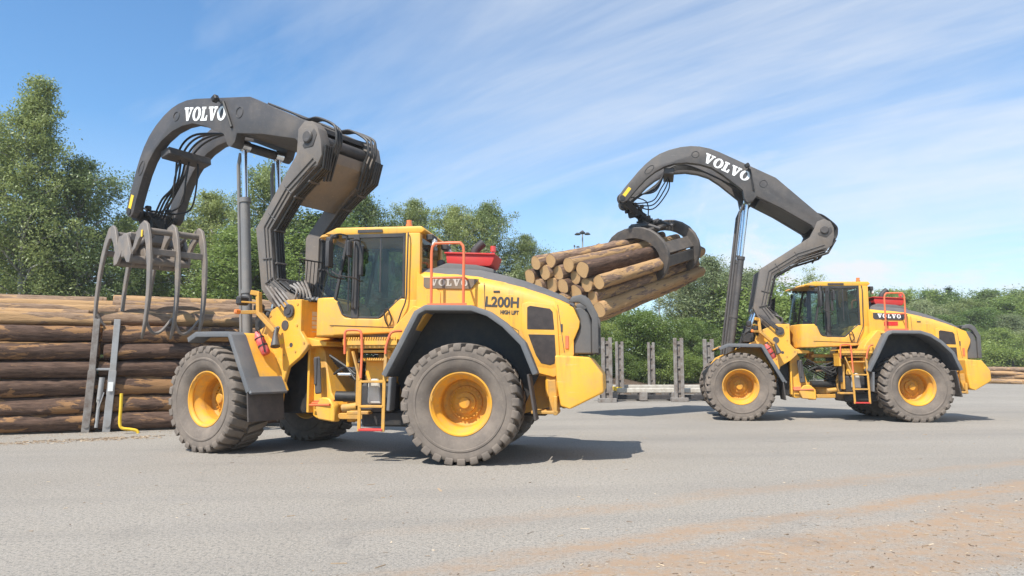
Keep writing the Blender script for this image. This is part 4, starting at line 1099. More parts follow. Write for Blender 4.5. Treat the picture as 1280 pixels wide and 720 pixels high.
def trunkmat(name, a, b_):
    m, nt, bs, _ = newmat(name); n = noise(nt, 4, 5, .7, stretch=(1, 1, .4))
    nt.links.new(ramp(nt, n, [(.4, a), (.6, b_)]), bs.inputs['Base Color']); bs.inputs['Roughness'].default_value = .9; return m
M['trunk_birch'] = trunkmat('birch_bark', (.09, .08, .07), (.42, .40, .37)); M['trunk'] = trunkmat('tree_bark', (.05, .04, .03), (.13, .10, .08))

def tree_mesh(name, seed, H, W, kind, leaf_mat, trunk_mat, leaf, n_clump, per, base=.12):
    rnd = random.Random(seed); tb = MB(); clumps = []
    lean = (rnd.uniform(-.03, .03), rnd.uniform(-.03, .03))
    def axis(z): return Vector((lean[0] * z + .12 * math.sin(z * .5 + seed), lean[1] * z + .12 * math.cos(z * .43 + seed), z))
    tb.tube([axis(H * t / 10) for t in range(10)], [max(.02, .018 * H * (1 - t / 10.5)) for t in range(10)], 8)
    def prof(t):
        if kind == 'birch': return min(1, (t + .16) * 2.3) * max(.0, 1 - t ** 3.2) ** .55
        if kind == 'tall': return min(1, (t + .2) * 2.0) * max(0, 1 - t) ** .62
        if kind == 'pine': return (1 - t) ** .8 * (.6 + .4 * math.sin(t * 40)) + .05
        if kind == 'bush': return math.sqrt(max(0, 1 - t * t)) 
        return min(1, (t + .3) * 1.7) * max(0, 1 - t ** 3.0) ** .6
    nl = int(n_clump / 6)
    for i in range(nl):
        t = (i + rnd.random()) / nl; z = H * (base + (1 - base) * t * .98); az = i * 2.4 + rnd.uniform(-.5, .5)
        L = W * prof(t) * rnd.choice((.5, .75, 1.0, 1.0, 1.2)) * rnd.uniform(.85, 1.1) + .25
        p0 = axis(z * .93); up = {'birch': .7, 'pine': .05, 'bush': .5}.get(kind, .4) * rnd.uniform(.5, 1.3)
        tip = p0 + Vector((math.cos(az) * L, math.sin(az) * L, L * up))
        mid = (p0 + tip) / 2 + Vector((0, 0, L * .12))
        if kind == 'birch': tip.z -= L * .25
        tb.tube([p0, mid, tip], [.035 * L ** .5 + .01, .02 * L ** .5 + .006, .008], 5)
        for k in range(6):
            s = rnd.uniform(.3, 1.08); q = p0 * (1 - s) ** 2 + mid * 2 * s * (1 - s) + tip * s * s if s < 1 else tip
            clumps.append((q + Vector((rnd.gauss(0, .2), rnd.gauss(0, .2), rnd.gauss(0, .2))) * (L ** .5 + .3), rnd.uniform(.45, 1.15) * (.34 + .07 * W ** .5 * 2)))
    for k in range(int(n_clump * .05)): clumps.append((axis(H * rnd.uniform(.9, 1.0)) + Vector((rnd.gauss(0, .35), rnd.gauss(0, .35), 0)) * (0 if kind == 'pine' else 1), .32))
    V, Fc = [], []
    for c, r in clumps:
        for k in range(per):
            d = Vector((rnd.gauss(0, 1), rnd.gauss(0, 1), rnd.gauss(0, .8)))
            p = c + d * r * .62
            if kind == 'birch': p.z -= abs(rnd.gauss(0, .35)) * r
            a = Vector((rnd.gauss(0, 1), rnd.gauss(0, 1), rnd.gauss(0, .7) - (.6 if kind == 'birch' else .1))).normalized()
            n = (d.normalized() * .6 + Vector((rnd.gauss(0, .8), rnd.gauss(0, .8), rnd.gauss(.8, .8))).normalized() + Vector((0, 0, .35))).normalized()
            w = n.cross(a)
            if w.length < .05: continue
            w.normalize(); l = leaf * rnd.uniform(.6, 1.3); ww = l * (.42 if kind != 'pine' else .16)
            i0 = len(V)
            V += [p - a * l * .5, p + w * ww * .5, p + a * l * .5, p - w * ww * .5]; Fc.append((i0, i0 + 1, i0 + 2, i0 + 3))
    me = bpy.data.meshes.new(name + '_crown'); me.from_pydata(V, [], Fc); me.materials.append(M[leaf_mat])
    tm = tb.mesh(name + '_trunk', trunk_mat, 60)
    return tm, me, H
TK = {
 'tall': [tree_mesh('tall_birch', 15, 15, 3.6, 'tall', 'leaf_birch', 'trunk_birch', .165, 520, 105)],
 'birch': [tree_mesh('birch', 11, 14, 3.5, 'birch', 'leaf_birch', 'trunk_birch', .165, 460, 105), tree_mesh('birch', 12, 13, 3.0, 'birch', 'leaf_birch', 'trunk_birch', .165, 400, 100), tree_mesh('birch', 19, 12, 2.6, 'birch', 'leaf_birch', 'trunk_birch', .165, 340, 100)],
 'broad': [tree_mesh('broad', 21, 10, 3.6, 'broad', 'leaf_broad', 'trunk', .18, 400, 100), tree_mesh('broad', 22, 9, 3.2, 'broad', 'leaf_broad', 'trunk', .18, 360, 100)],
 'willow': [tree_mesh('willow', 31, 9, 3.0, 'broad', 'leaf_willow', 'trunk', .17, 380, 100, .05), tree_mesh('willow', 32, 8, 3.0, 'broad', 'leaf_willow', 'trunk', .17, 360, 100, .05)],
 'bush': [tree_mesh('bush', 41, 3.2, 1.9, 'bush', 'leaf_bright', 'trunk', .13, 200, 100, .03), tree_mesh('bush', 42, 2.6, 1.7, 'bush', 'leaf_broad', 'trunk', .13, 190, 100, .03)],
 'pine': [tree_mesh('pine', 51, 11, 1.9, 'pine', 'leaf_pine', 'trunk', .34, 360, 60, .1)],
 'bare': [tree_mesh('thin_birch', 61, 12, 1.9, 'birch', 'leaf_birch', 'trunk_birch', .18, 130, 40, .3)],
}
NAMES = {'tall': 'birch_tree', 'birch': 'birch_tree', 'broad': 'broadleaf_tree', 'willow': 'willow_tree', 'bush': 'bush', 'pine': 'pine_tree', 'bare': 'birch_tree'}
CATS = {'tall': 'tree', 'birch': 'tree', 'broad': 'tree', 'willow': 'tree', 'bush': 'bush', 'pine': 'tree', 'bare': 'tree'}
rt = random.Random(99); kcount = {}
def plant(kind, px, top, Y, label, group, wid=1.0, zb=None):
    i = kcount.get(kind, 0); kcount[kind] = i + 1
    tm, cm, H = TK[kind][i % len(TK[kind])]
    p = at(px, top, Y); base = hgt(p.x, Y) if 34.5 < Y < 55 else (1.5 if 55 <= Y < 60 and p.x < 12 else 0)
    if zb is not None: base = zb
    k = (p.z - base) / (H * 1.0)
    e = empty(NAMES[kind], (p.x, Y, base - .05), rt.uniform(0, 6.28)); e.scale = (k * wid, k * wid, k)
    put('trunk', tm, e); put('crown', cm, e)
    tag(e, label, CATS[kind], group)
GL_ = 'trees behind the log stack'; GC = 'trees behind the loaders'; GR = 'trees of the wood beyond the yard'
plant('tall', 42, 92, 33, 'tallest birch, at the far left edge behind the log stack', GL_, .85)
plant('birch', 104, 196, 35, 'birch standing against the right side of the tallest birch', GL_, 1.05)
plant('birch', -40, 130, 36, 'birch cut by the left picture edge behind the tallest birch', GL_, 1.1)
plant('broad', 60, 285, 38, 'low broadleaf tree filling in below the tallest birch', GL_, 1.3)
plant('birch', 158, 268, 40, 'small birch seen through the gap beside the grapple of the near loader', GL_, 1.1)
plant('broad', 205, 272, 43, 'broadleaf tree directly behind the empty grapple', GL_, 1.25)
plant('birch', 262, 238, 41, 'birch behind the raised boom, left of the chrome boom rod', GL_, 1.15)
plant('birch', 338, 204, 40, 'birch with its top between the boom rod and the folded lift arm', GL_, 1.0)
plant('broad', 305, 290, 38, 'broadleaf tree low behind the boom rod of the near loader', GL_, 1.4)
plant('broad', 392, 268, 42, 'broadleaf tree seen through the folded lift arm of the near loader', GL_, 1.3)
plant('birch', 456, 240, 44, 'birch above the cab roof of the near loader, next to the lift arm', GC, 1.0)
plant('birch', 516, 248, 45, 'slim birch above the rear of the near cab roof', GC, .95)
plant('broad', 486, 290, 43, 'broadleaf tree behind the near cab roof', GC, 1.4)
plant('birch', 570, 255, 45, 'birch above the red intake box of the near loader', GC, 1.0)
plant('birch', 607, 250, 46, 'tallest birch above the sloping hood of the near loader', GC, 1.0)
plant('willow', 545, 310, 43, 'grey-green tree behind the orange railing of the near loader', GC, 1.3)
plant('birch', 655, 292, 46, 'birch just left of the log ends carried by the far loader', GC, 1.0)
plant('willow', 690, 318, 48, 'grey-green tree half hidden by the lifted log ends', GC, 1.1)
plant('willow', 738, 372, 46, 'grey-green tree below the lifted logs, right of the near loader rear guard', GC, 1.1)
plant('broad', 768, 385, 44, 'broadleaf tree below the middle of the lifted logs', GC, 1.2)
plant('broad', 808, 388, 47, 'broadleaf tree behind the middle posts of the log rack', GC, 1.2)
plant('willow', 852, 352, 46, 'grey-green tree left of the tallest tree by the far boom cylinders', GC, 1.1)
plant('willow', 893, 322, 45, 'tallest grey-green tree, left of the boom cylinders of the far loader', GC, 1.15)
plant('willow', 928, 338, 46, 'grey-green tree behind the boom cylinders of the far loader', GC, 1.2)
plant('broad', 872, 402, 42, 'low broadleaf tree beside the right posts of the log rack', GC, 1.3)
plant('broad', 970, 372, 50, 'broadleaf tree between the lift arm and cab of the far loader', GC, 1.3)
plant('bare', 1011, 334, 70, 'thin sparse birch showing above the far cab roof', GC, 1.0)
plant('broad', 1040, 378, 62, 'broadleaf tree behind the far cab', GC, 1.4)
plant('broad', 1076, 362, 66, 'broadleaf tree between the far cab and its railing', GC, 1.2)
bl = 'broadleaf tree in the wood behind the rear end of the far loader'
for i, (px, top, Y) in enumerate([(1098, 372, 76), (1122, 366, 80), (1150, 374, 74), (1168, 368, 82), (1205, 372, 76), (1228, 369, 80), (1252, 372, 74), (1276, 368, 80), (1298, 366, 76), (1135, 392, 70), (1180, 396, 68), (1222, 394, 70), (1262, 396, 68), (1296, 392, 70), (1110, 395, 71), (1200, 412, 64), (1245, 415, 65), (1285, 412, 66), (1330, 375, 75)]):
    plant(('broad', 'broad', 'willow', 'broad', 'birch')[i % 5], px, top + 3 - (i * 7) % 13, Y, bl, GR, (1.3, 1.5, 1.35, 1.2, 1.6)[i % 5], 0)
plant('pine', 1187, 360, 84, 'dark pointed pine rising over the wood on the right', GR, 1.0, 0)
plant('birch', 1080, 366, 80, 'birch at the left end of the right-hand wood', GR, 1.1, 0)
for i, (px, top, Y, lb) in enumerate([(728, 405, 40, 'bush left of the log rack, beside the near loader rear guard'), (765, 408, 41, 'bush between the two left posts of the log rack'), (792, 392, 42, 'light green bush right of the left posts of the log rack'), (828, 400, 41, 'light green bush behind the third post of the log rack'), (864, 398, 40, 'bush between the last two posts of the log rack'), (905, 392, 42, 'bush behind the front tyre of the far loader'), (948, 385, 44, 'bush behind the front frame of the far loader'), (1000, 425, 46, 'bush below the far cab'), (640, 430, 42, 'bush behind the rear fender of the near loader'), (690, 425, 41, 'bush behind the rear hood of the near loader')]):
    kd = ('broad', 'willow', 'bush', 'willow')[i % 4]
    plant(kd, px, top + (i * 37) % 41 - 26, Y + (i * 5) % 9 - 2, lb if kd == 'bush' else lb.replace('bush', 'young tree'), 'bushes and young trees on the bank', (1.0, .9, 1.1, .95)[i % 4])
for i, (px, top, Y) in enumerate([(1252, 442, 62), (1275, 438, 63), (1232, 440, 64), (1215, 436, 63)]):
    plant('bush', px, top, Y, 'bush along the foot of the right-hand wood', 'bushes below the wood', 1.6, 0)
for px, top, Y, lb in ((781, 446, 39, 'small low bush in the grass between the second and third rack posts'), (833, 441, 39.5, 'small low bush in the grass between the third and fourth rack posts'), (868, 448, 38.8, 'smallest bush in the grass near the right rack post')):
    plant('bush', px, top, Y, lb, 'low bushes in the bank grass', 1.3)
# grass on the bank
rg = random.Random(5); V, Fc = [], []
for i in range(26000):
    x = rg.uniform(-16, 17); y = 38.5 + abs(rg.gauss(0, 3.2)); z = hgt(x, y) + rough(x, y) - .03
    if rg.random() < .5 and y < 40: continue
    h = rg.uniform(.2, .55); a = rg.uniform(0, 6.28); w = .035; l = Vector((rg.gauss(0, .12), rg.gauss(0, .12), h)); p = Vector((x, y, z)); d = Vector((math.cos(a) * w, math.sin(a) * w, 0)); i0 = len(V)
    V += [p - d, p + d, p + l]; Fc.append((i0, i0 + 1, i0 + 2))
me = bpy.data.meshes.new('grass'); me.from_pydata(V, [], Fc); me.materials.append(M['grass']); g = put('grass', me); tag(g, 'green grass on the low bank behind the log rack', 'grass', kind='stuff')

# ------------------------------------------------------------------ logs
def log_mesh(seed, L, r0, r1, bark):
    rnd = random.Random(seed); b = MB(); N = 22; K = 44; secs = []; kn = [(rnd.random(), rnd.uniform(0, 6.28), rnd.uniform(.1, .3)) for _ in range(9)]; fl = [(rnd.random(), rnd.uniform(0, 6.28), rnd.uniform(.02, .08), rnd.uniform(.3, .9)) for _ in range(7)]
    ph = [(rnd.uniform(0, 6.28), rnd.uniform(.01, .05), rnd.choice((2, 3, 4))) for _ in range(4)]
    bx, bz = rnd.uniform(-.03, .03), rnd.uniform(-.03, .03)
    for i in range(K + 1):
        t = i / K; r = r0 + (r1 - r0) * t; x = -L / 2 + L * t; s = []
        for k in range(N):
            a = 2 * math.pi * k / N; rr = r * (1 + sum(A * math.sin(m * a + p + t * 2.5) for p, A, m in ph) + rnd.uniform(-.02, .02) + sum(h * math.exp(-((t - kt) * L / .07) ** 2 - (math.sin((a - ka) / 2) * 2 / .25) ** 2) for kt, ka, h in kn) - sum(.045 for ft, fa_, fw, fd in fl if abs(t - ft) < fw and abs(math.sin((a - fa_) / 2)) < fd * .5))
            s.append((x, rr * math.cos(a) + bx * math.sin(math.pi * t), rr * math.sin(a) + bz * math.sin(math.pi * t)))
        secs.append(s)
    b.loft(secs)
    b.bm.normal_update()
    ef = [f for f in b.bm.faces if abs(f.normal.x) > .8 and len(f.verts) > 6]
    bmesh.ops.inset_individual(b.bm, faces=ef, thickness=.014, depth=0)
    for f in ef: f.material_index = 1
    return b.mesh('log', [bark, 'wood_end'], 50)
LM = [log_mesh(200 + i, 1.0 * L, r, r * .86, bk) for i, (L, r, bk) in enumerate([(4.7, .185, 'bark'), (4.6, .175, 'bark'), (4.75, .19, 'bark'), (4.7, .15, 'bark_bare'), (4.6, .145, 'bark_bare'), (4.7, .155, 'bark_bare'), (4.65, .18, 'bark')])]
def axes(x, roll, pos, s=1.0):
    x = Vector(x).normalized(); z = Vector((0, 0, 1)); y = z.cross(x).normalized(); z = x.cross(y)
    m = Matrix((x, y, z)).transposed().to_4x4()
    return Matrix.Translation(pos) @ m @ Matrix.Rotation(roll, 4, 'X') @ Matrix.Diagonal((1, s, s, 1))
rl = random.Random(17)
P0 = Vector((-10.72, 15.28, 0)); E = Vector((.911, .411, 0)); NF_ = Vector((.411, -.911, 0))
proto_log = None
def place_log(me, m, label, group, cat='log'):
    global proto_log
    if proto_log is None:
        proto_log = bpy.data.objects.new('log', me); o = proto_log
    else:
        o = proto_log.copy(); o.data = me
    COL.objects.link(o); o.matrix_world = m; tag(o, label, cat, group); return o
ordn = ['bottom', 'second', 'third', 'fourth', 'fifth', 'sixth']
for bay, s0, side in ((0, -.62, 'left of'), (1, 4.13, 'right of')):
    for k in range(6):
        m_ = rl.choice(LM[:3] + LM[6:]); up = .383 * k + .2 + .012 * s0 + rl.uniform(-.012, .012)
        p = P0 + E * (s0 + rl.uniform(-.04, .04)) - NF_ * rl.uniform(-.02, .07); p.z = up
        place_log(m_, axes(E + Vector((0, 0, .012 + rl.uniform(-.005, .005))) * (1) if rl.random() < .5 else -(E + Vector((0, 0, .012))), rl.uniform(0, 6.28), p, 1.1), 'dark bark log, %s from the ground in the stack face %s the steel posts' % (ordn[k] if k else 'first', side), 'logs of the roadside stack')
    tops = [(.26, 2.42), (.55, 2.56), (.86, 2.70), (1.18, 2.83), (1.52, 2.93), (1.85, 2.98)]
    for k, (dp, z) in enumerate(tops):
        p = P0 + E * (s0 + rl.uniform(-.25, .25)) - NF_ * dp; p.z = z + .012 * s0
        place_log(LM[3 + k % 3], axes(E + Vector((rl.uniform(-.01, .01), rl.uniform(-.01, .01), .012 + rl.uniform(-.012, .012))), rl.uniform(0, 6.28), p, 1.05), 'pale half-peeled log lying on the sloping top of the stack %s the steel posts' % side, 'logs of the roadside stack')
    for row, (dps, z) in enumerate([((.40, .80, 1.2, 1.6, 2.0, 2.4), 2.22), ((.38, .78, 1.18, 1.58, 1.98, 2.4, 2.8), 1.86), ((2.1, 2.5, 2.9), 1.5), ((2.2, 2.6, 3.0), 1.12), ((2.2, 2.6, 3.0), .74), ((2.2, 2.6, 3.0), .37)]):
        for dp in dps:
            if z > 1.8 or dp > 2:
                p = P0 + E * (s0 + rl.uniform(-.1, .1)) - NF_ * dp; p.z = z + .012 * s0 - (.15 if z > 2 and dp < .5 else 0) - (.1 if dp > 2.3 and z > 2 else 0)
                if z > 2 and dp > 1.9: continue
                place_log(LM[k % 7], axes(E, rl.uniform(0, 6.28), p), 'log packed behind the face of the stack %s the steel posts' % side, 'logs of the roadside stack')

# steel posts that hold the stack
fa, fb = on_ground(107, 541), on_ground(132.5, 539.5)
e = empty('stack_post', ((fa.x + fb.x) / 2, (fa.y + fb.y) / 2, 0), math.atan2(.411, .911))
tag(e, 'pair of leaning grey steel posts with a hydraulic cylinder holding the left log stack', 'log stanchion')
hw = (fb - fa).length / 2
for s in (-1, 1):
    b = MB(); b.bar((hw * s, -.02, 0), (hw * s + .06, -.02, 1.33), .15, .13, up=(0, 1, 0)); b.bar((hw * s + .06, -.02, 1.32), (hw * s + .09, .02, 2.46), .125, .11, up=(0, 1, 0)); b.cyl((hw * s + .01, -.1, .16), (hw * s + .01, .06, .16), .06, 14)
    b.build('post', 'steel' if s > 0 else 'steel_worn', e)
b = MB(); b.bar((-hw + .1, -.02, 1.36), (hw + .06, -.02, 1.36), .05, .05); b.build('cross_brace', 'steel', e)
b = MB(); b.cyl((.03, -.04, .70), (.06, -.04, 1.18), .055, 12); b.cyl((.0, -.04, .10), (.03, -.04, .70), .035, 10); b.cyl((.03, -.1, .5), (.12, -.1, .86), .012, 6); b.build('hydraulic_cylinder', 'steel', e)
b = MB(); b.box((hw + .04, -.11, .98), (.10, .01, .2), None, .003); b.build('label_plate', 'white', e)
b = MB(); b.box((0, .25, .07), (6.8, .16, .13), None, .01); b.build('base_beam', 'steel_worn', e)
yb = on_ground(149, 542.5)
b = MB(); b.tube(catmull([(0, 0, .85), (0, 0, .5), (.0, 0, .22), (.05, 0, .12), (.2, 0, .09), (.32, 0, .06), (.36, 0, 0)], 4), .032, 8)
o = b.build('guard_bracket', 'sticker'); o.location = (yb.x, yb.y, 0); o.rotation_euler = (0, 0, math.atan2(.411, .911)); tag(o, 'bent yellow guard bracket on the ground right of the leaning steel posts', 'bracket')

# ------------------------------------------------------------------ log rack in the middle distance
e = empty('log_rack', (at(815, 497, 30).x, 30, 0), 0)
tag(e, 'low empty log rack with pale beams and upright steel posts between the two loaders', 'log rack')
ox = at(815, 497, 30).x
def beam(x0, x1, y, z, w, h, mat): b = MB(); b.box(((x0 + x1) / 2 - ox, y - 30, z), (x1 - x0, w, h), None, .02); return b.build('beam', mat, e)
beam(3.2, 8.6, 29.6, .42, .22, .18, 'white_paint_beam'); beam(3.9, 9.2, 31.4, .5, .22, .2, 'white_paint_beam'); beam(3.6, 8.6, 29.65, .15, .3, .2, 'dark_plastic')
for x in (4.1, 5.3, 6.6, 8.0): b = MB(); b.box((x - ox, .3, .2), (.3, 2.2, .35), None, .02); b.build('sleeper', 'steel_worn', e)
b = MB(); b.box((4.3 - ox, -.2, .45), (.4, .25, .2), None, .03); b.box((4.15 - ox, -.1, .5), (.12, 1.6, .14), None, .02); b.build('edge_marker', 'sticker', e)
for px, Y, top, wpx in ((758, 28.5, 422, 12), (774, 31, 427, 9), (813.5, 31.5, 428, 8), (847.5, 29, 422.5, 11), (885, 30.5, 424, 12)):
    p = at(px, top, Y); w = wpx * Y / 900 * 1.25; b = MB()
    for s in (-1, 1): b.box((p.x - ox + s * w * .30, Y - 30, p.z / 2), (w * .30, .12, p.z), None, .015)
    for k in range(5): b.box((p.x - ox, Y - 30 + .02, p.z * (.15 + .19 * k)), (w * .4, .06, .05), None, 0)
    b.box((p.x - ox, Y - 30 + .05, p.z * .5), (w * .42, .02, p.z * .9), None, 0)
    b.box((p.x - ox, Y - 30, .08), (w * 1.5, .3, .16), None, .01)
    b.build('post', 'steel_worn', e)

# ------------------------------------------------------------------ far right: small log heap, rack, lamp posts
lm2 = log_mesh(301, 3.2, .19, .16, 'bark_bare')
for i in range(22):
    row = 0 if i < 9 else 1 if i < 16 else 2 if i < 20 else 3
    k = i if row == 0 else i - 9 if row == 1 else i - 16 if row == 2 else i - 20
    base = at(1262, 470, 57); p = Vector((base.x - .2 + k * .42 + row * .2 - .9, 57 + rl.uniform(-.8, .8), .19 + row * .31))
    place_log(lm2, axes((.62 + rl.uniform(-.25, .25), -.75, rl.uniform(-.06, .06)), rl.uniform(0, 6), p), 'peeled log in the small heap at the right edge of the yard', 'logs of the small far heap')
p = at(1266, 448, 60); e = empty('steel_rack', (p.x, 60, 0)); tag(e, 'dark steel rack behind the small log heap on the right', 'rack')
b = MB(); b.box((0, 0, p.z / 2), (.14, .14, p.z), None, .01); b.build('post', 'dark_plastic', e)
b = MB(); b.box((3.4, 0, p.z / 2), (.14, .14, p.z), None, .01); b.build('post', 'dark_plastic', e)
b = MB(); b.box((1.7, 0, p.z - .05), (3.4, .12, .12), None, .01); b.box((1.7, 0, p.z * .45), (3.4, .1, .1), None, .01); b.build('rail', 'dark_plastic', e)
def lamp(px, top, Y, heads, label):
    p = at(px, top, Y); e = empty('street_lamp', (p.x, Y, 0)); tag(e, label, 'street lamp')
    b = MB(); b.tube([(0, 0, 0), (0, 0, p.z * .5), (0, 0, p.z)], [.11, .085, .06], 10); b.build('pole', 'steel', e)
    for k in range(heads):
        a = 2 * math.pi * k / heads + .4 if heads > 1 else 0
        b = MB(); c = Vector((math.cos(a) * .5, math.sin(a) * .5, p.z - .05)); b.tube([(0, 0, p.z - .1), c], .03, 6)
        b.lathe([(.0, .12), (.12, .1), (.27, -.04), (.25, -.08), (0, -.06)], 12, 'z', c); b.build('lamp_head', 'dark_plastic', e)
    b = MB(); b.box((0, 0, p.z + .05), (.2, .2, .3), None, .04); b.build('cap', 'dark_plastic', e)
lamp(728, 291, 62, 3, 'tall lamp post with a three-headed top above the left end of the lifted logs')
lamp(718, 308, 100, 1, 'small distant lamp post left of the three-headed one')
lamp(823, 338, 66, 1, 'thin lamp post standing behind the lifted logs, its pole seen below them')

# ------------------------------------------------------------------ loose bark and wood chips
rc = random.Random(23); b = MB(); V, Fc = [], []
def chip(x, y, L, w, h):
    a = rc.gauss(.5, .9); c, s = math.cos(a), math.sin(a); tilt = rc.uniform(-.1, .1); i0 = len(V)
    for dx, dy, z in ((-.5, -.5, .002), (.5, -.35, .002), (.5, .5, .002), (-.5, .4, .002), (-.5, -.3, h), (.45, -.25, h * (1 + tilt)), (.45, .4, h), (-.5, .3, h * .7)):
        u, v = dx * L, dy * w; V.append((x + u * c - v * s, y + u * s + v * c, z))
    for f in ((4, 5, 6, 7), (0, 1, 5, 4), (1, 2, 6, 5), (2, 3, 7, 6), (3, 0, 4, 7)): Fc.append(tuple(i0 + q for q in f))
for i in range(3600):
    t = rc.random()
    if t < .55:
        u = rc.uniform(-3, 9); q = rc.gauss(4.35, .75); x = u * .89 - q * .46 + 1.9; y = u * .46 + q * .89
    elif t < .75: x, y = rc.uniform(-6, 14), rc.uniform(3.5, 16)
    else:
        s = rc.uniform(-3, 5.8); q = P0 + E * s + NF_ * abs(rc.gauss(.2, .5)); x, y = q.x, q.y
    if y < 2.5: continue
    L = abs(rc.gauss(.0, .02)) + .009
    chip(x, y, L * (1 if rc.random() < .93 else 3.0), L * rc.uniform(.12, .45), rc.uniform(.002, .008))
me = bpy.data.meshes.new('wood_chips'); me.from_pydata(V, [], Fc)
mch, nt, bs, _ = newmat('chip_wood'); gm = nt.nodes.new('ShaderNodeNewGeometry')
nt.links.new(ramp(nt, gm.outputs['Random Per Island'], [(.0, (.13, .09, .06)), (.35, (.27, .19, .12)), (.8, (.42, .31, .2)), (1, (.62, .5, .36))]), bs.inputs['Base Color']); bs.inputs['Roughness'].default_value = .9
me.materials.append(mch); g = put('wood_chips', me); tag(g, 'scattered bark and wood chips on the asphalt', 'wood chips', kind='stuff')
# low strip of broken bark in front of the stack
V, Fc = [], []
for i in range(600):
    a_ = on_ground(-30, 556); c_ = on_ground(195, 546); t = rc.random() ** .8; q = a_.lerp(c_, t); chip(q.x + rc.gauss(0, .12), q.y + rc.gauss(0, .22), abs(rc.gauss(.02, .04)) + .012, abs(rc.gauss(.01, .012)) + .006, rc.uniform(.003, .012))
me = bpy.data.meshes.new('bark_litter'); me.from_pydata(V, [], Fc); me.materials.append(mch); g = put('bark_litter', me); tag(g, 'line of broken bark on the asphalt in front of the log stack', 'bark litter', kind='stuff')

# ------------------------------------------------------------------ the two loaders
A_POS = Vector((-2.701, 12.402, 0)); B_POS = Vector((8.284, 20.088, 0))
la, Mw, tip, sd = make_loader(A_POS, R_(171.6), R_(-22.6), R_(-16.0), R_(-19.1), 'nearer yellow wheel loader with an empty open log grapple on its arched grey boom', True)
u = Vector((.66, .75, 0)).normalized(); v = Vector((.75, -.66, 0)).normalized(); w = Vector((0, 0, 1))
make_grapple(la, Mw, tip, sd, Vector((tip.x, tip.y, 4.24)), u, v, w, R_(0), 1.0, R_(14), (-.56, 0.0, .56), .48)
lb, Mw, tip, sd = make_loader(B_POS, R_(176.4), R_(-7.6), 0.0, 0.0, 'farther yellow wheel loader lifting a bundle of logs in its closed grapple', False)
N0 = Vector((1.19, 19.5, 3.64)); U = Vector((4.69, 3.7, 1.7)).normalized(); v = Vector((U.y, -U.x, 0)).normalized(); w = v.cross(U) * -1
w = U.cross(v) if U.cross(v).z > 0 else v.cross(U)
u = U if U.dot(v.cross(w)) > 0 else -U
gc = N0 + U * 4.0
make_grapple(lb, Mw, tip, sd, gc + w * 1.02 + v * .12, u, v, w, 0, 1.0, 0, (-.74, .72), 1.0, 'grapple_dark', 'crescent')
ends = [(240, 305), (180, 330), (130, 390), (170, 395), (205, 372), (290, 390), (345, 340), (412, 368), (250, 425), (310, 490), (385, 420), (440, 440), (395, 490), (503, 430), (485, 525), (350, 540), (420, 560), (330, 430), (455, 600), (530, 580), (385, 640), (280, 470)]
lm3 = [log_mesh(400 + i, 4.8, .215 + .012 * (i % 3), .175, 'bark' if i == 2 else 'bark_tan') for i in range(5)]
cpx = None
pts = []
for x, y in ends:
    r = ray(640 + x / 4.923, 270 + y / 4.923); o = Vector((0, 0, CH)); t = (N0 - o).dot(U) / r.dot(U); pts.append(o + r * t)
def px_of(p):
    q = p - Vector((0, 0, CH)); c_, s_ = math.cos(TH), math.sin(TH); return 640 + FP * q.x / (q.y * c_ + q.z * s_)
for i, p in enumerate(pts):
    d = p - N0; a, c_ = d.dot(v), d.dot(w); q0 = N0 + v * (.12 + (a - .33) * .74) + w * c_; x0 = px_of(p)
    t = min((k * .02 for k in range(-60, 61)), key=lambda t: abs(px_of(q0 + U * t) - x0)); pts[i] = q0 + U * max(-.5, min(.7, t))
cen = sum(pts, Vector()) / len(pts)
# push overlapping logs apart in the cross-section
for it in range(60):
    for i in range(len(pts)):
        for j in range(i):
            d = pts[i] - pts[j]; d -= U * d.dot(U)
            if 1e-4 < d.length < .385: q = d.normalized() * (.385 - d.length) * .25; pts[i] += q; pts[j] -= q
order = sorted(range(len(pts)), key=lambda i: -pts[i].dot(w))
pass #print('EXT', [(round((p-gc).dot(v),2), round((p-gc).dot(w),2)) for p in pts], (cen-gc).dot(v), (cen-gc).dot(w))
pos_txt = {0: 'uppermost log', 1: 'second log from the top'}
for n, i in enumerate(order):
    p = pts[i] + U * rl.uniform(-.06, .06); far = cen + U * 4.8 + (pts[i] - cen) * .84
    far = Vector(p) + (far - Vector(p)).normalized() * 4.8
    place_log(lm3[i % 5], axes(far - p, rl.uniform(0, 6.28), (p + far) / 2, rl.uniform(.86, .98)), 'pine log held in the closed grapple of the far loader', 'logs in the grapple')

# ------------------------------------------------------------------ warm summer air
hm = bpy.data.materials.new('summer_haze'); hm.use_nodes = True; nt = hm.node_tree; nt.nodes.clear()
out = nt.nodes.new('ShaderNodeOutputMaterial'); pv = nt.nodes.new('ShaderNodeVolumePrincipled')
pv.inputs['Color'].default_value = (.93, .96, 1, 1); pv.inputs['Density'].default_value = .0006; pv.inputs['Anisotropy'].default_value = .0
nt.links.new(pv.outputs[0], out.inputs['Volume'])
bm = bmesh.new(); bmesh.ops.create_cube(bm, size=1); bm.transform(Matrix.Translation((0, 320, 9.4)) @ Matrix.Diagonal((840, 800, 21.2, 1)))
me = bpy.data.meshes.new('haze'); bm.to_mesh(me); bm.free(); me.materials.append(hm); hz = put('haze', me); tag(hz, 'thin pale summer haze over the yard', 'haze', kind='stuff')

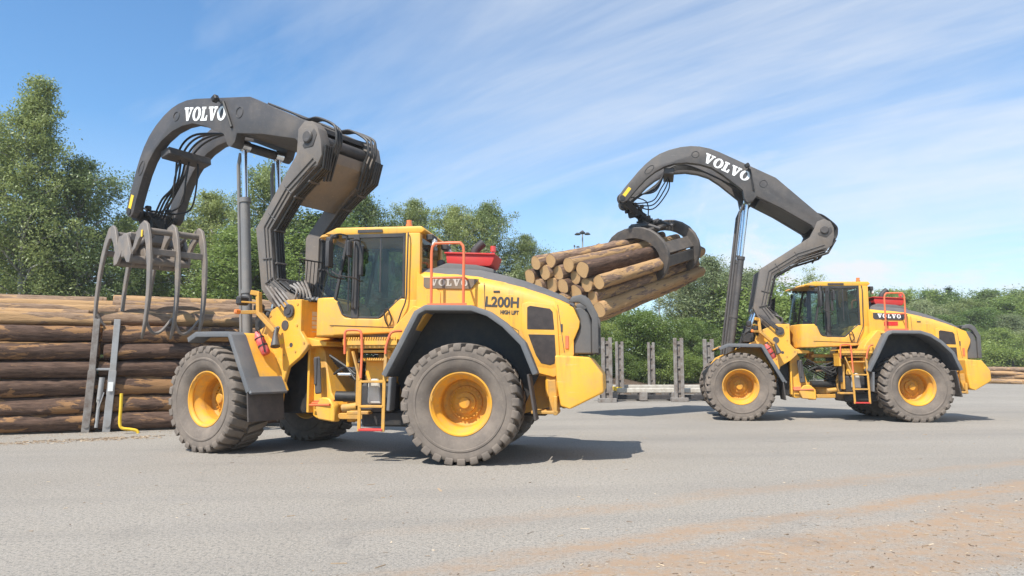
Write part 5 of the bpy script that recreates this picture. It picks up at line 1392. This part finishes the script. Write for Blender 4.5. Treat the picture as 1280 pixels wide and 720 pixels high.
# ------------------------------------------------------------------ sky, sun, camera
az = math.atan2(-.57, -.82); el = R_(54)
wd = bpy.data.worlds.new('World'); scene.world = wd; wd.use_nodes = True; nt = wd.node_tree; nt.nodes.clear()
out = nt.nodes.new('ShaderNodeOutputWorld'); bg = nt.nodes.new('ShaderNodeBackground'); sky = nt.nodes.new('ShaderNodeTexSky')
sky.sky_type = 'NISHITA'; sky.sun_disc = False; sky.sun_elevation = el; sky.sun_rotation = az % (2 * math.pi); sky.altitude = 50; sky.air_density = 1.0; sky.dust_density = .6; sky.ozone_density = 1.2
tc = nt.nodes.new('ShaderNodeTexCoord'); sp = nt.nodes.new('ShaderNodeSeparateXYZ'); nt.links.new(tc.outputs['Generated'], sp.inputs[0])
mz = nt.nodes.new('ShaderNodeMath'); mz.operation = 'MAXIMUM'; mz.inputs[1].default_value = 0; nt.links.new(sp.outputs[2], mz.inputs[0])
az_ = nt.nodes.new('ShaderNodeMath'); az_.operation = 'ADD'; az_.inputs[1].default_value = .12; nt.links.new(mz.outputs[0], az_.inputs[0])
cb = nt.nodes.new('ShaderNodeCombineXYZ')
for k in (0, 1):
    dv = nt.nodes.new('ShaderNodeMath'); dv.operation = 'DIVIDE'; nt.links.new(sp.outputs[k], dv.inputs[0]); nt.links.new(az_.outputs[0], dv.inputs[1]); nt.links.new(dv.outputs[0], cb.inputs[k])
n1 = noise(nt, .55, 7, .62, vec=cb.outputs[0], stretch=(.55, 1.35, 1), rot=R_(-128), dist=.6)
n2 = noise(nt, 1.7, 6, .6, vec=cb.outputs[0], stretch=(.34, 1.6, 1), rot=R_(-142), dist=.8)
n3 = noise(nt, .35, 2, .5, vec=cb.outputs[0])
# more cloud towards +x than towards -x
gx = nt.nodes.new('ShaderNodeMapRange'); gx.inputs[1].default_value = -.55; gx.inputs[2].default_value = .45; gx.inputs[3].default_value = -.10; gx.inputs[4].default_value = .10; nt.links.new(sp.outputs[0], gx.inputs[0])
def madd(a, b_, k):
    m = nt.nodes.new('ShaderNodeMath'); m.operation = 'MULTIPLY_ADD'; nt.links.new(a, m.inputs[0]); m.inputs[1].default_value = k; nt.links.new(b_, m.inputs[2]); return m.outputs[0]
s_ = madd(n1, gx.outputs[0], .62); s_ = madd(n2, s_, .25); s_ = madd(n3, s_, .18)
cl = ramp(nt, s_, [(.43, 0.0), (.56, .27), (.74, .85)])
# thin milky veil low in the sky
veil = nt.nodes.new('ShaderNodeMapRange'); veil.inputs[1].default_value = .30; veil.inputs[2].default_value = .0; veil.inputs[3].default_value = 0; veil.inputs[4].default_value = .5; nt.links.new(sp.outputs[2], veil.inputs[0])
# brighter cloud shreds lower down towards +x
n4 = noise(nt, 2.1, 7, .62, vec=tc.outputs['Generated'], stretch=(1.0, 1.0, 2.6), dist=.5)
lo1 = nt.nodes.new('ShaderNodeMapRange'); lo1.inputs[1].default_value = .36; lo1.inputs[2].default_value = .17; nt.links.new(sp.outputs[2], lo1.inputs[0])
lx = nt.nodes.new('ShaderNodeMapRange'); lx.inputs[1].default_value = -.05; lx.inputs[2].default_value = .3; nt.links.new(sp.outputs[0], lx.inputs[0])
lm_ = nt.nodes.new('ShaderNodeMath'); lm_.operation = 'MULTIPLY'; nt.links.new(lo1.outputs[0], lm_.inputs[0]); nt.links.new(lx.outputs[0], lm_.inputs[1])
lc = nt.nodes.new('ShaderNodeMath'); lc.operation = 'MULTIPLY'; nt.links.new(lm_.outputs[0], lc.inputs[0]); nt.links.new(ramp(nt, n4, [(.44, 0.0), (.60, 1.0)]), lc.inputs[1])
mxa = nt.nodes.new('ShaderNodeMath'); mxa.operation = 'MAXIMUM'; nt.links.new(cl, mxa.inputs[0]); nt.links.new(lc.outputs[0], mxa.inputs[1]); cl = mxa.outputs[0]
mx = nt.nodes.new('ShaderNodeMath'); mx.operation = 'MAXIMUM'; nt.links.new(cl, mx.inputs[0]); nt.links.new(veil.outputs[0], mx.inputs[1])
tint = mix(nt, 1.0, sky.outputs[0], (.66, .955, 1.13), 'MULTIPLY')
col = mix(nt, mx.outputs[0], tint, (4.9, 5.1, 5.35))
nt.links.new(col, bg.inputs[0]); bg.inputs[1].default_value = .118; nt.links.new(bg.outputs[0], out.inputs[0])
sd_ = bpy.data.lights.new('sun', 'SUN'); sd_.energy = 4.4; sd_.angle = R_(.53); sd_.color = (1, .945, .86)
so = bpy.data.objects.new('sun', sd_); COL.objects.link(so)
so.rotation_euler = Vector((.57 * math.cos(el), .82 * math.cos(el), -math.sin(el))).to_track_quat('-Z', 'Y').to_euler()
so.location = (-20, -20, 40)
cam = bpy.data.cameras.new('camera'); cam.sensor_width = 36; cam.lens = 36 * FP / 1280; cam.clip_end = 5000; cam.clip_start = .05
co = bpy.data.objects.new('camera', cam); COL.objects.link(co); co.location = (0, 0, CH); co.rotation_euler = (math.pi / 2 + TH, 0, 0)
scene.camera = co
vs = scene.view_settings; vs.view_transform = 'Standard'; vs.look = 'None'; vs.exposure = .66; vs.gamma = 1; vs.use_curve_mapping = False
scene.cycles.max_bounces = 6; scene.cycles.diffuse_bounces = 3; scene.cycles.transparent_max_bounces = 12; scene.cycles.use_denoising = True
try: scene.cycles.denoising_prefilter = 'ACCURATE'; scene.cycles.denoising_input_passes = 'RGB_ALBEDO_NORMAL'
except Exception: pass
